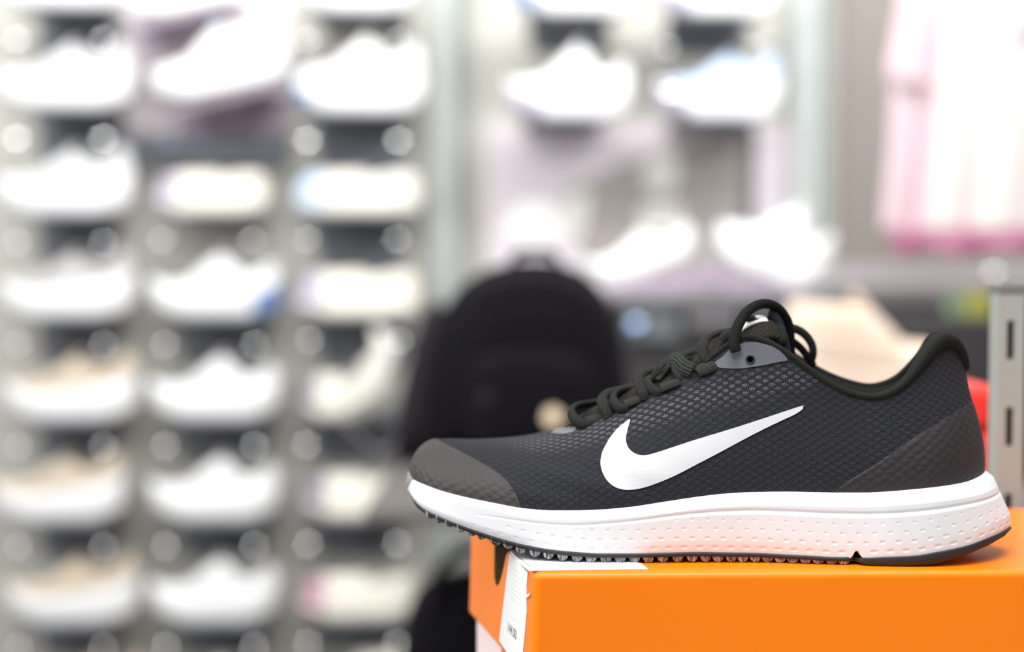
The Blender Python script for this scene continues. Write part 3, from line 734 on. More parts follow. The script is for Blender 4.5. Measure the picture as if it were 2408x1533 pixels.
# 144.00, written from the far edge of the sticker towards the near one
ta, th = lf_from_px(1206, 1494); sa, _ = lf_from_px(1196, 1470); sb2, _ = lf_from_px(1218, 1500)
tw = abs(sa-sb2)
text('price_text', '144.00', 0.0098, lambda x, y: lf(ta - x*tw/0.0265*0.95, th - y*0.72, 0.0006), M_ink, st)
for k in range(7):
    a, h = lf_from_px(1214+k*0.2, 1338+k*12); prism('print_line', [[(a-.008, h), (a+.010, h), (a+.010, h+.0006), (a-.008, h+.0006)]], lambda q, b, d: lf(q, b, 0.0006-d), 0.0001, M_ink2, st)
a, h = lf_from_px(1208, 1450); prism('print_line', [[(a-.008, h), (a+.009, h), (a+.009, h+.0008), (a-.008, h+.0008)]], lambda q, b, d: lf(q, b, 0.0006-d), 0.0001, M_ink2, st)
for (px, py, w, hh) in [(1238,1313,16,7),(1262,1318,10,5),(1290,1319,14,5),(1335,1321,12,5),(1378,1326,16,6),(1420,1329,13,6),(1440,1326,10,5),(1473,1330,20,7)]:
    q = [onz(px-w/2, py-hh/2, ZT+.0007), onz(px+w/2, py-hh/2, ZT+.0007), onz(px+w/2+5, py+hh/2, ZT+.0007), onz(px-w/2+5, py+hh/2, ZT+.0007)]
    stripmesh('print_block', q, 0.0001, M_ink2, st)

# steel shelf the box stands on (below the frame) and the slotted upright
M_steel = simple('painted_steel', (158, 164, 159), 0.5, spec=0.4, bump=(60, 0.0001))
M_steel_d = simple('dark_plastic', (116, 118, 116), 0.6)
box('steel_shelf', (0.02, 0.95, 0.45, 0.842, BZ-0.025, BZ), M_steel, None, 0.002)
tag(bpy.data.objects['steel_shelf'], 'grey steel shelf board carrying the orange box', 'shelf')
DP = 0.847; X0 = P(2346, 900, DP)[0]; X1 = P(2408, 900, DP)[0]; Zt = P(2370, 690, DP)[2]; xs = P(2375, 900, DP)[0]
pst = empty('slotted_upright', ((X0+X1)/2, DP, 0), 'grey slotted steel upright with dark cap behind the shoe heel', 'post')
loops = [[(X0, 0.0), (X1, 0.0), (X1, Zt), (X0, Zt)]]
zs = P(2373, 845, DP)[2]; pz = 0.0519
for k in range(0, 12):
    z1 = zs - k*pz; z2 = z1 + 0.0232; loops.append([(xs-.0021, z1), (xs-.0021, z2), (xs+.0021, z2), (xs+.0021, z1)])
prism('post_face', loops, lambda a, b, d: np.array([a, DP+d, b]), 0.0018, M_steel, pst)
box('post_side', (X0, X0+.0018, DP+.0018, DP+.016, 0, Zt), M_steel, pst, .0003, 1)
box('post_side', (X1-.0018, X1, DP+.0018, DP+.016, 0, Zt), M_steel, pst, .0003, 1)
box('post_back', (X0, X1, DP+.016, DP+.0175, 0, Zt), M_black, pst, .0003, 1)['label'] = 'back web coloured black for the shade inside the post'  # black stands for the shade behind the slots
box('post_cap', (X0-.0006, X1+.0006, DP-.0008, DP+.018, Zt, Zt+.0062), M_steel_d, pst, .0012, 2)['label'] = 'dark plastic cap'

# ------------------------------------------------------------------ shop behind
DW = 3.30
M_wall = simple('wall_paint', (196, 195, 186), 0.7, spec=0.3)
M_floor = simple('floor_vinyl', (120, 116, 110), 0.5, var=0.1)
M_taupe = simple('taupe_board', (136, 128, 122), 0.7)
wb = box('wall_back', (-2.2, 2.2, DW, DW+0.08, 0, 3.0), M_wall, None, 0.001, 1); tag(wb, kind='structure')
fl = box('floor', (-2.2, 2.2, -1.0, DW, -0.06, 0), M_floor, None, 0.001, 1); tag(fl, kind='structure')
def X(px, D=DW): return P(px, 700, D)[0]
def Z(py, D=DW): return P(1204, py, D)[2]
t1 = box('trim_1', (X(1962), X(2500), DW-0.012, DW, 0, 3.0), M_taupe, None, 0.001, 1); tag(t1, kind='structure')
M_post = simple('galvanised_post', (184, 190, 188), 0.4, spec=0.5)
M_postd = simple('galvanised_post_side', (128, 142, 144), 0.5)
for px0, px1, lab in ((1018, 1098, 'pale galvanised shelving post between the third shoe column and grey poster board'), (1862, 1948, 'pale galvanised shelving post between the poster board and taupe wall')):
    e = empty('shelving_post', (X((px0+px1)/2, DW-.05), DW-.05, 0), lab, 'post', 'galvanised shelving posts')
    a, b = X(px0, DW-.06), X(px1, DW-.06); w = b-a
    box('post_face', (a, a+w*.62, DW-.06, DW-.02, 0, 2.9), M_post, e, .002)
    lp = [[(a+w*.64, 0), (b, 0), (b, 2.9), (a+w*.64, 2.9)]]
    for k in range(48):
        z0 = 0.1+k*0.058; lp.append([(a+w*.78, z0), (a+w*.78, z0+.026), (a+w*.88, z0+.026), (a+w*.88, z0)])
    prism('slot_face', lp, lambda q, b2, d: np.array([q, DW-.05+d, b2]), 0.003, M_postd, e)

def mat_c(name, c, rough=0.6): return simple(name, c, rough, spec=0.3)
MC = {k: mat_c('shoe_'+k, c) for k, c in dict(white=(246,246,246), offwhite=(238,236,226), cream=(244,240,226), beige=(214,198,176), grey=(196,194,192), pale_blue=(196,216,240),
      blue=(108,142,196), lilac=(186,178,200), mauve=(150,136,156), peach=(250,226,204), dark=(58,56,58), pink=(196,150,170), lightgrey=(222,222,222)).items()}
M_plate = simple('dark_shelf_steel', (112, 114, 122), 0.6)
M_rivet = simple('bright_rivet', (240, 240, 238), 0.22, metal=1.0)
M_rivet_b = simple('blued_rivet', (150, 172, 205), 0.3, metal=1.0)

def plan_hw(s, W):
    return W*np.power(np.clip(1-np.abs(2*s-1)**2.6, 0, 1), 0.5)*(1-0.12*np.exp(-((s-0.62)/0.16)**2))
def sneaker(label, cx, D, base_py, L, toe, tong, heel, cu='white', cs='white', ct=None, accent=None, tilt=0.0, flip=False, lift=0.0, group=None, sole=0.030, cat='shoe', width=0.045, yaw=0.0, z=None, name='sneaker', lace=True, dip=.74, spr=.034):
    """toe / tong / heel are heights in metres; toe points to picture left unless flipped"""
    base_py = base_py+(7 if D > 3 else 0); p = P(cx, base_py, D); e = empty(name, (p[0], D, p[2] if z is None else z), label, cat, group)
    n = 44; th = np.linspace(0, math.pi, n); s = (1-np.cos(th))/2
    spring = spr*(np.clip((0.32-s)/0.32, 0, 1)**1.6 + 0.75*np.clip((s-0.78)/0.22, 0, 1)**1.6)
    stop = sole*(0.72+0.3*np.clip((s-.3)/.5, 0, 1)) + spring*0.9
    xx = (s-0.5)*L; hw = plan_hw(s, width)
    top = np.interp(s, [0, .04, .12, .30, .40, .56, .64, .74, .82, .93, .975, 1], [toe*.55, toe*.86, toe, toe*1.05, toe+(tong-toe)*.42, tong*.90, tong*.86, max(heel*dip, heel*.74), heel*dip, heel, heel*.97, heel*.80])
    thw = np.interp(s, [0, .30, .36, .55, .7, .93, 1], [0, 0, .3, .55, .68, .5, .0])*hw
    k = 3; ks = np.ones(k)/k; top = np.convolve(np.pad(top, 1, mode='edge'), ks, 'valid')
    sg = -1.0 if flip else 1.0
    def mk(side):
        rows = []
        for v in np.linspace(0, 1, 9):
            B = np.stack([xx*0.985, -hw*0.9, stop], 1); T = np.stack([xx*0.96+0*xx, -thw, np.maximum(top, stop+.006)], 1)
            a = math.sin(v*math.pi/2); b = 1-math.cos(v*math.pi/2)
            q = B.copy(); q[:, 2] = B[:, 2]+(T[:, 2]-B[:, 2])*a; q[:, 1] = B[:, 1]+(T[:, 1]-B[:, 1])*b; q[:, 0] = B[:, 0]+(T[:, 0]-B[:, 0])*b; q[:, 1] *= 1+0.06*math.sin(v*math.pi)
            q[:, 1] *= side; rows.append(q)
        return np.stack(rows, 1)
    def place(V):
        V = np.asarray(V, float).copy(); V[..., 0] *= sg
        c, si = math.cos(tilt), math.sin(tilt); x, zz = V[..., 0].copy(), V[..., 2].copy()
        V[..., 0] = x*c - zz*si; V[..., 2] = x*si + zz*c + lift
        c, si = math.cos(yaw), math.sin(yaw); x, yy = V[..., 0].copy(), V[..., 1].copy()
        V[..., 0] = x*c-yy*si; V[..., 1] = x*si+yy*c
        return V + np.array([p[0], D, p[2] if z is None else z])
    G1, G2 = mk(1), mk(-1); a, b = G1.shape[:2]
    F2 = gridfaces(a, b)+[tuple(i+a*b for i in f) for f in gridfaces(a, b, True)]
    o = mesh('upper', place(np.vstack([G1.reshape(-1, 3), G2.reshape(-1, 3)])), F2, MC[cu], e, True, None, merge=1e-5)
    md = o.modifiers.new('thickness', 'SOLIDIFY'); md.thickness = 0.003
    if accent and not lace and accent[1] == 0 and tilt == 0:
        o.data.materials.append(MC[accent[0]])
        for f in o.data.polygons:
            if (f.center.x-p[0])*sg < (accent[2]-.5)*L: f.material_index = 1
    # sole
    rows = []
    for sc_, zf in ((0.86, 0.0), (0.97, 0.06), (1.03, 0.3), (1.03, 0.7), (1.0, 0.97), (0.86, 1.0)):
        rows.append(np.stack([xx*(0.955+0.045*min(1, zf*2.2+.2)), -hw*sc_, spring*(1-zf)+stop*zf + (0.002*zf)], 1))
    rows = [np.stack([rows[0][:, 0], 0*xx, rows[0][:, 2]], 1)]+rows+[np.stack([rows[-1][:, 0], 0*xx, rows[-1][:, 2]], 1)]
    g = np.stack(rows, 1); h = g*[1, -1, 1]; a, b = g.shape[:2]
    mesh('sole', place(np.vstack([g.reshape(-1, 3), h.reshape(-1, 3)])), gridfaces(a, b)+[tuple(i+a*b for i in f) for f in gridfaces(a, b, True)], MC[cs], e, True, None, merge=1e-5)
    # tongue
    G = []
    for q in np.linspace(0, 1, 10):
        ssx = (.33+.26*q-.5)*L; zt = toe*1.0+(tong-toe*1.0)*q + 0.004*math.sin(q*math.pi); w = 0.016+0.010*q
        G.append([(ssx, y_*w, zt-0.004*y_*y_) for y_ in np.linspace(-1, 1, 7)])
    o = mesh('tongue', place(np.array(G).reshape(-1, 3)), gridfaces(10, 7), MC[ct or cu], e, True); md = o.modifiers.new('thickness', 'SOLIDIFY'); md.thickness = 0.006
    if lace:
        for q in (0.15, 0.38, 0.6, 0.8):
            ssx = (.34+.24*q-.5)*L; zt = toe+(tong*.93-toe)*q+0.008; w = 0.018+0.008*q
            tube('lace', place(np.array([(ssx, y_*w, zt-0.005*y_*y_) for y_ in np.linspace(-1, 1, 7)])), 0.003, MC['lightgrey' if cu != 'lightgrey' else 'white'], e, .6, 6)
    if accent:
        col, s0, s1 = accent
        pts = []
        m = (s >= s0) & (s <= s1); gg = g[m][:, 1:5].copy(); gg[..., 1] *= 1.03; gg[..., 1] -= 0.0008
        if s1 > .97: gg[..., 0] += 0.002
        if s0 < .03: gg[..., 0] -= 0.002
        hh = gg*[1, -1, 1]; a, b = gg.shape[:2]
        mesh('sole_accent', place(np.vstack([gg.reshape(-1, 3), hh.reshape(-1, 3)])), gridfaces(a, b)+[tuple(i+a*b for i in f) for f in gridfaces(a, b, True)], MC[col], e, True, None)['label'] = col.replace('_', ' ')+' end of the sole'
    return e

def flatshoe(label, cx, base_py, L, H, c_main, c_end, group, D=3.12):
    """low slip-on: rounded body, sole and heel tab of another colour on the left"""
    return sneaker(label, cx, D, base_py, L, H*0.97, H*0.99, H*1.0, c_main, c_main, c_main, (c_end, 0.0, 0.23) if c_end else None, 0, False, 0, group, 0.035, 'shoe', 0.045, name='low_shoe', lace=False, dip=.97, spr=.014)

def shelf(cx, base_py, label, w=0.205, plate_h=0.115, riv=True, rc=None, D=3.12, dark=True, rivx=(-0.105, 0.088), rivdy=66):
    base_py += 7; p = P(cx, base_py, D); e = empty('display_shelf', (p[0], DW, p[2]-.004), label, 'shelf', 'small wall shelves under the display shoes')
    bm = bmesh.new(); x, z = p[0], p[2]
    hexa(bm, [(x-w/2-.01, D-.055, z-.005), (x+w/2+.01, D-.055, z-.005), (x+w/2-.005, DW, z-.005), (x-w/2+.005, DW, z-.005), (x-w/2-.01, D-.055, z-.0005), (x+w/2+.01, D-.055, z-.0005), (x+w/2-.005, DW, z-.0005), (x-w/2+.005, DW, z-.0005)], .0015, 2)
    bm_obj('shelf_plate', bm, M_plate, e)
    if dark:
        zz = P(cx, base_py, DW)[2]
        prism('dark_panel', [[(x-w*.52, z), (x+w*.52, z), (x+w*.44, z-plate_h*DW/D), (x-w*.44, z-plate_h*DW/D)]], lambda a, b, d: np.array([a*1.02, DW-.016+d, b]), 0.014, M_plate, e)  # dark tapered sheet on the wall below the shelf
    if riv:
        for rx in rivx:
            q = P(cx, base_py+rivdy, 3.058); c = np.array([x*3.058/D+rx, 3.058, q[2]])
            # domed rivet head, its face turned a little upwards
            R_ = 0.042 if base_py < 340 else 0.022; r = 0.0095 if base_py < 340 else 0.0075; c[1] = 3.058; tube('peg', [c+np.array([0, .004, 0]), c+np.array([0, .10, 0]), c+np.array([0, DW-3.056, 0])], .0035, M_plate, e, 1, 8); nrm = Vector((-0.02, -math.cos(math.radians(31)), math.sin(math.radians(31)))).normalized(); qt = nrm.to_track_quat('Z', 'Y'); V = []; 
            for j, rad in enumerate((0, .25, .5, .75, .92, 1.0, 1.0)):
                for k in range(16):
                    a = 2*math.pi*k/16; zz = math.sqrt(R_*R_-(rad*r)**2)-math.sqrt(R_*R_-r*r) if j < 6 else -0.010
                    v = qt @ Vector((math.cos(a)*rad*r, math.sin(a)*rad*r, zz)); V.append(c+np.array(v)+np.array([0, -0.004, 0]))
            mesh('rivet', V, gridfaces(7, 16)+[(j*16+15, (j+1)*16+15, (j+1)*16, j*16) for j in range(6)], rc or M_rivet, e, True, None, merge=1e-6)
    return e
PXM = F/3.12
GR = 'display shoes on the shelf wall'
# first column (from the frame edge): thick-soled pale sneakers
base1 = [15, 250, 497, 737, 977, 1212, 1450, 1688]
info1 = [('white sneaker cut off by the picture top in the first shoe column', 150, 'white', 'white'), ('white sneaker with pale grey collar at the top of the first shoe column', 156, 'lightgrey', 'white'),
         ('white sneaker with grey heel tab, second row of the first column', 156, 'lightgrey', 'white'), ('white sneaker with grey upper, third row of the first column', 160, 'grey', 'white'),
         ('white sneaker with pinkish beige upper, fourth row of the first column', 168, 'beige', 'white'), ('beige and white sneaker running off the left edge, fifth row', 140, 'beige', 'white'),
         ('beige and white sneaker, sixth row of the first column', 172, 'beige', 'white'), ('beige sneaker cut off by the picture bottom in the first column', 195, 'beige', 'white')]
rows_en = ['topmost', 'second', 'third', 'fourth', 'fifth', 'sixth', 'seventh', 'lowest']
for (lab, cx, cu, cs), by, r in zip(info1, base1, rows_en):
    sneaker(lab, cx, 3.12, by, 0.292, 0.085, 0.148, 0.150, cu, cs, group=GR, sole=0.075)
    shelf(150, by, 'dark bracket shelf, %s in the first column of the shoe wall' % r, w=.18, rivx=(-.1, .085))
# second column: tilted pair on a lilac board, a low shoe, then low-cut sneakers
M_pinkb = simple('pale_lilac_board', (226, 216, 220), 0.6); M_mauve_shade = simple('mauve_shade', (172, 156, 172), 0.65)  # the mauve is shade under the tilted shoes, put in as colour
pb = empty('lilac_display_board', (X(488), DW-.03, Z(320)), 'pale lilac display board behind the two tilted sneakers', 'display board')
box('board', (X(306), X(690), DW-.03, DW-.001, Z(318), Z(-140)), M_pinkb, pb, .003)
prism('mauve_shade_panel', [[(X(425), Z(316)), (X(690), Z(316)), (X(690), Z(215)), (X(425), Z(255))]], lambda a, b, d: np.array([a, DW-.034+d, b]), .005, M_mauve_shade, pb)
prism('mauve_shade_panel', [[(X(345), Z(130)), (X(530), Z(75)), (X(560), Z(-5)), (X(345), Z(30))]], lambda a, b, d: np.array([a, DW-.034+d, b]), .005, M_mauve_shade, pb)
M_darkgrey = simple('slate_shelf_front', (112, 116, 124), 0.6)
e = empty('slate_shelf', (X(488), DW-.05, Z(390)), 'slate grey shelf front below the lilac board with two blued studs', 'shelf')
box('shelf_front', (X(314), X(680), DW-.045, DW-.001, Z(392), Z(322)), M_darkgrey, e, .003)
def stud(cx, cy, D, mat, parent, R_=0.034, r=0.009):
    c = P(cx, cy, D); nrm = Vector((-0.02, -math.cos(math.radians(31)), math.sin(math.radians(31)))).normalized(); qt = nrm.to_track_quat('Z', 'Y'); V = []
    for j, rad in enumerate((0, .25, .5, .75, .92, 1.0, 1.0)):
        for k in range(16):
            a = 2*math.pi*k/16; zz = math.sqrt(R_*R_-(rad*r)**2)-math.sqrt(R_*R_-r*r) if j < 6 else -0.012
            V.append(c+np.array(qt @ Vector((math.cos(a)*rad*r, math.sin(a)*rad*r, zz))))
    return mesh('rivet', V, gridfaces(7, 16)+[(j*16+15, (j+1)*16+15, (j+1)*16, j*16) for j in range(6)], mat, parent, True, None, merge=1e-6)
stud(400, 330, DW-.052, M_rivet_b, e); stud(592, 325, DW-.052, M_rivet_b, e)
sneaker('white sneaker tilted heel up on lilac board, cut off by the picture top', 464, 3.10, 22, 0.28, .07, .13, .12, 'white', 'white', 'pale_blue', None, math.radians(13), group=GR, sole=.06)
sneaker('white sneaker with pale blue tongue tilted heel up on lilac board', 533, 3.10, 212, 0.30, .085, .155, .16, 'white', 'white', 'pale_blue', None, math.radians(13), group=GR, sole=.07)
for cx, cy, r in ((440, 24, 'upper'), (533, 214, 'lower')):
    p = P(cx, cy+15, 3.12); e = empty('sloping_stand', (p[0], 3.2, p[2]), '%s sloping stand in mauve shade colour under a tilted white sneaker' % r, 'stand', 'sloping stands on the lilac board')
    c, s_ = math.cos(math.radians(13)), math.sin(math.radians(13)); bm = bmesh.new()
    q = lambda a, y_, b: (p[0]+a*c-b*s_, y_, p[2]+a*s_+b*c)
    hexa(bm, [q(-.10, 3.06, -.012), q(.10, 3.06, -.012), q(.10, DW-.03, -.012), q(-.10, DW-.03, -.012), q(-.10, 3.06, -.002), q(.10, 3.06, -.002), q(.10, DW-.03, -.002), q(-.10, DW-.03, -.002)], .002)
    bm_obj('stand_top', bm, M_mauve_shade, e)  # stand takes the painted mauve shade colour
    box('stand_bracket', (p[0]-.02, p[0]+.02, 3.16, DW-.03, p[2]-.045, p[2]-.014), M_mauve_shade, e)
flatshoe('low cream white shoe with lilac toe below the lilac board', 497, 495, 0.245, .088, 'cream', 'lilac', GR)
shelf(497, 495, 'small shelf under the low cream shoe in the second column', dark=False, rivdy=62)
for by, acc, lab, r in ((737, ('blue', .8, 1.0), 'white low-cut sneaker with blue heel corner of its sole, second column', 'third'), (975, None, 'white low-cut sneaker fourth from top in the second column', 'fourth'),
                     (1210, None, 'white low-cut sneaker fifth from top in the second column', 'fifth'), (1447, None, 'white low-cut sneaker sixth from top in the second column', 'sixth'), (1683, None, 'white low-cut sneaker barely showing at the picture bottom', 'lowest')):
    sneaker(lab, 505, 3.12, by, 0.285, .075, .15, .12, 'white', 'white', 'grey', acc, group=GR, sole=.07)
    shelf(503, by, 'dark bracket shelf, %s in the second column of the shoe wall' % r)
# third column
sneaker('white sneaker cut off by the picture top in the third column', 840, 3.12, 25, .26, .08, .14, .13, 'white', 'white', group=GR, sole=.06)
shelf(840, 25, 'topmost bracket shelf of the third column', dark=False, rivdy=56)
sneaker('large white sneaker with blue sole ends at the top of the third column', 845, 3.12, 260, .285, .10, .175, .155, 'white', 'white', 'cream', ('blue', 0, .16), group=GR, sole=.06)
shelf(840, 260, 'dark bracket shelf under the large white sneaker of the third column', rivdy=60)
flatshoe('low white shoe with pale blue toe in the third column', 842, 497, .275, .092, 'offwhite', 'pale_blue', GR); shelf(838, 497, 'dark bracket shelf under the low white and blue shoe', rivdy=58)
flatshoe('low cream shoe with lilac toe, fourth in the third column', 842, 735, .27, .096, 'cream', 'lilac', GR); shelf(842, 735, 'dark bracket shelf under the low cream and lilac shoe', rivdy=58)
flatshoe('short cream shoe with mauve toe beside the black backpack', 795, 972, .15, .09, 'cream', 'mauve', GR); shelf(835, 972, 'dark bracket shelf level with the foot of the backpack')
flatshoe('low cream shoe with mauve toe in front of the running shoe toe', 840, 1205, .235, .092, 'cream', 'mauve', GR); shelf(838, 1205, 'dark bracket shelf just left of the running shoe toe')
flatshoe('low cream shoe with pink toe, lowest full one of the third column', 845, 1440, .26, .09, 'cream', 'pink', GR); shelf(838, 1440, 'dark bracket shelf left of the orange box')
flatshoe('cream shoe barely showing at the bottom of the third column', 925, 1640, .2, .11, 'cream', None, GR)
shelf(918, 1640, 'lowest bracket shelf of the third column', riv=False, w=.12)
# right bay
for cx, by, lab, cu, ct, acc, t_, hl in ((1350, 30, 'white sneaker cut off by the picture top, inner one of right bay', 'white', 'white', ('blue', 0, .22), .14, .13), (1685, 33, 'white sneaker cut off by the picture top beside the right post', 'white', 'white', ('lilac', 0, .3), .14, .13),
                   (1338, 272, 'round white sneaker with tall tongue in the right bay', 'white', 'white', ('lilac', 0, .3), .17, .125), (1690, 274, 'white sneaker with pale blue collar beside the right post', 'pale_blue', 'pale_blue', ('lilac', 0, .25), .145, .145)):
    sneaker(lab, cx, 3.12, by, .27, .085, t_, hl, cu, 'white', ct, acc, group=GR, sole=.07)
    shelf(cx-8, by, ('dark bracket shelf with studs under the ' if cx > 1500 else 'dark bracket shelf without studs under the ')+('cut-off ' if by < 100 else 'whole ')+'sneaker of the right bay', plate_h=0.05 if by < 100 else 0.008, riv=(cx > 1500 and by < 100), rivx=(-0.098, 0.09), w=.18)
e = bpy.data.objects['display_shelf']; 
pk = empty('wall_peg', (X(1577), DW-.03, Z(212)), 'shiny peg head in front of the pale blue sneaker', 'peg'); 
stud(1577, 210, 3.05, M_rivet, pk, .045, .012); tube('peg_shaft', [P(1577, 212, 3.06), P(1577, 212, 3.18), P(1577, 218, DW)], .004, M_rivet, pk, 1, 8)

# poster board in the right bay
M_pb = simple('poster_ground', (218, 208, 214), 0.6); M_pd = simple('poster_taupe', (158, 152, 148), 0.6); M_pl = simple('poster_pale', (222, 220, 212), 0.6); M_pk = simple('poster_dark_line', (96, 90, 94), 0.6)
po = empty('poster_board', (X(1500), DW-.03, Z(620)), 'large pale lilac poster board with taupe wedge and white blobs', 'poster')
box('board', (X(1146), X(1850), DW-.03, DW-.001, Z(700), Z(294)), M_pb, po, .003)
def flat(name, pts, lvl, mat, parent, D0=DW-.03, n=1):
    q = catmull(pts+pts[:1], 6)[:-1] if n > 1 else pts
    return prism(name, [[(X(a), Z(b)) for a, b in q]], lambda a, b, d: np.array([a, D0-.0015*lvl-d, b]), .0012, mat, parent)
flat('taupe_wedge', [(1325,452),(1450,390),(1600,345),(1748,302),(1748,640),(1370,640),(1345,560)], 0, M_pd, po)
flat('dark_stripe', [(1742,300),(1768,300),(1768,560),(1742,560)], 1, M_pk, po)
flat('white_disc', [(1255+62*math.cos(a), 523+52*math.sin(a)) for a in np.linspace(0, 2*math.pi, 24, endpoint=False)], 2, simple('poster_white', (250,250,246)), po)
flat('pale_shape', [(1335,462),(1385,452),(1378,520),(1355,575),(1325,570)], 1, M_pl, po)
flat('pale_shape', [(1520,370),(1580,365),(1592,410),(1570,455),(1525,452),(1508,410)], 1, M_pl, po, n=2)
flat('pale_shape', [(1505,485),(1590,480),(1600,520),(1580,545),(1515,545),(1498,520)], 1, M_pl, po, n=2)
flat('mauve_shade_foot', [(1660,610),(1845,670),(1845,699),(1560,699)], 1, M_mauve_shade, po)  # shade beneath the tilted shoes painted as a mauve strip

# counter in front of the right bay
M_blackm = simple('black_laminate', (62, 60, 62), 0.6, var=0.3); M_greyd = simple('grey_laminate', (124, 122, 124), 0.55)
DC = 2.75; zc_ = Z(692, DC)
ct = empty('black_counter', (X(1950, DC), DC+.2, 0), 'black display counter behind the running shoe, under the poster board', 'counter')
box('counter_top', (X(1440, DC), X(2700, DC), DC, DW-.09, zc_-.02, zc_), M_greyd, ct, .003)
box('counter_body', (X(1455, DC), X(2690, DC), DC+.03, DW-.1, 0, zc_-.02), M_blackm, ct, .003)
for k, (a, b, y0, y1, c) in enumerate([(1475,1600,700,800,(112,118,120)),(1620,1740,695,770,(140,134,138)),(1760,1880,700,770,(104,104,110)),(2200,2330,745,830,(84,84,84)),(2215,2340,845,900,(70,70,72))]):
    box('front_panel', (X(a, DC), X(b, DC), DC+.012, DC+.03, Z(y1, DC), Z(y0, DC)), simple('panel_tone', c), ct, .003)
stud(1495, 760, DC-.0, M_rivet_b, ct, .036, .012)
# raised shoes on the counter: two tilted white shoes on wedges painted in a mauve shade colour
sneaker('slim white shoe tilted toe down on the counter before the poster', 1515, 2.95, 640, .235, .050, .085, .07, 'white', 'white', 'white', None, math.radians(17), group='tilted white shoes on the counter', sole=.04, lace=False)
sneaker('chunky white sneaker tilted heel down beside the slim white shoe', 1790, 2.95, 652, .24, .085, .175, .14, 'white', 'white', 'white', None, math.radians(-22), group='tilted white shoes on the counter', sole=.06)
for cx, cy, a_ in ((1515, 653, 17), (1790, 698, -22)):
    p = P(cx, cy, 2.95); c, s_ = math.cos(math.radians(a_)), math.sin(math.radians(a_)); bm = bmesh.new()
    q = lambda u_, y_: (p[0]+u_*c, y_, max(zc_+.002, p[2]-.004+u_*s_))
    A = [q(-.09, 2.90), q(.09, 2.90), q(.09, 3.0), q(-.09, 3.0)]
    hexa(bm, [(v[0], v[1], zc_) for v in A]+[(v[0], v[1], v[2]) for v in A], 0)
    tag(bm_obj('wedge_stand', bm, M_mauve_shade), 'wedge stand in mauve shade colour under the %s' % ('slim tilted white shoe' if a_ > 0 else 'chunky tilted white sneaker'), 'stand', 'wedge stands on the counter')
# chrome rail and small things on the counter at the right
M_rail = simple('painted_rail', (178, 172, 174), 0.4)
rl_ = empty('hanging_rail', (X(2150, 2.85), 2.85, Z(650, 2.85)), 'grey metal rail running behind the heel, under the hanging top', 'rail')
box('rail_bar', (X(1925, 2.85), X(2600, 2.85), 2.84, 2.87, Z(675, 2.85), Z(622, 2.85)), M_rail, rl_, .004)
stud(2340, 640, 2.83, M_rivet, rl_, .022, .014)
for a in (1960, 2500): box('rail_foot', (X(a, 2.85)-.01, X(a, 2.85)+.01, 2.845, 2.865, zc_, Z(672, 2.85)), M_rail, rl_, .002)
for i, (px, c, lab) in enumerate([(2250, (120,140,112), 'small green carton on the front of the counter'), (2285, (172,172,92), 'small yellow carton beside the post cap'), (2322, (168,164,70), 'small olive yellow carton beside the slotted post')]):
    D_ = 2.2; o = box('small_carton', (X(px-17, D_), X(px+15, D_), D_, D_+.03, Z(748, D_), Z(688, D_)), simple('carton_tone', c), None, .002); tag(o, lab, 'carton', 'small cartons at the right')
o = box('black_riser', (X(2060, 2.2), X(2420, 2.2), 2.18, 2.35, 0, Z(748, 2.2)), M_blackm, None, .004); tag(o, 'black riser cabinet carrying small coloured cartons behind the heel', 'cabinet')

# hanging pink and white top
M_gw = simple('white_jersey', (236, 226, 222), 0.8); M_gp = simple('pink_jersey', (226, 200, 208), 0.8); M_gm = simple('magenta_hem', (198, 124, 156), 0.8); M_gg = simple('grey_print', (196, 196, 204), 0.8)
DG = 2.5
g = empty('hanging_shirt', (X(2250, DG), DG, Z(590, DG)), 'pink and white shirt with magenta hem hanging at upper right', 'shirt')
def cloth(name, u0, u1, left, right, ty, by, mat, amp=.012, th=.02, n=60, m=40, ph=0):
    G = []
    for i in range(n):
        row = []
        for j in range(m):
            v = j/(m-1); u = i/(n-1); py = ty+(by-ty)*v; l = np.interp(py, *left); r = np.interp(py, *right); px = l+(r-l)*(u0+(u1-u0)*u)
            uu = u0+(u1-u0)*u; d = DG - amp*math.sin(uu*24+ph+v*1.2)*(.35+.65*v) - .03*math.sin(math.pi*uu)
            hem = 6*math.sin(uu*17+1) if name in ('hem',) or by > 570 else 0
            row.append(P(px, py+hem*v, d))
        G.append(row)
    o = grid(name, np.array(G), mat, g); md = o.modifiers.new('thickness', 'SOLIDIFY'); md.thickness = th; return o
Lf = ([-300, 0, 170, 350, 540, 600], [2150, 2125, 2110, 2100, 2078, 2076]); Rt = ([-300, 600], [2560, 2580])
cloth('side_panel', 0, .24, Lf, Rt, -260, 549, M_gp)['label'] = 'pale pink side panel'
cloth('body_panel', .24, 1, Lf, Rt, -260, 549, M_gw)['label'] = 'white front of the shirt'
cloth('hem', .05, 1, Lf, Rt, 542, 592, M_gm, th=.024)['label'] = 'magenta pink hem band'
cloth('sleeve', -.03, .06, ([-300, 60, 170, 200], [2172, 2145, 2124, 2135]), Rt, -250, 205, M_gp, th=.03)['label'] = 'short pink sleeve edge'
cloth('grey_print', .55, .66, Lf, Rt, 40, 110, M_gg, th=.023)
tube('hanger_hook', [P(2330, -250, DG), P(2330, -300, DG), P(2338, -330, DG), P(2330, -345, DG), P(2322, -330, DG)], .003, M_rail, g)

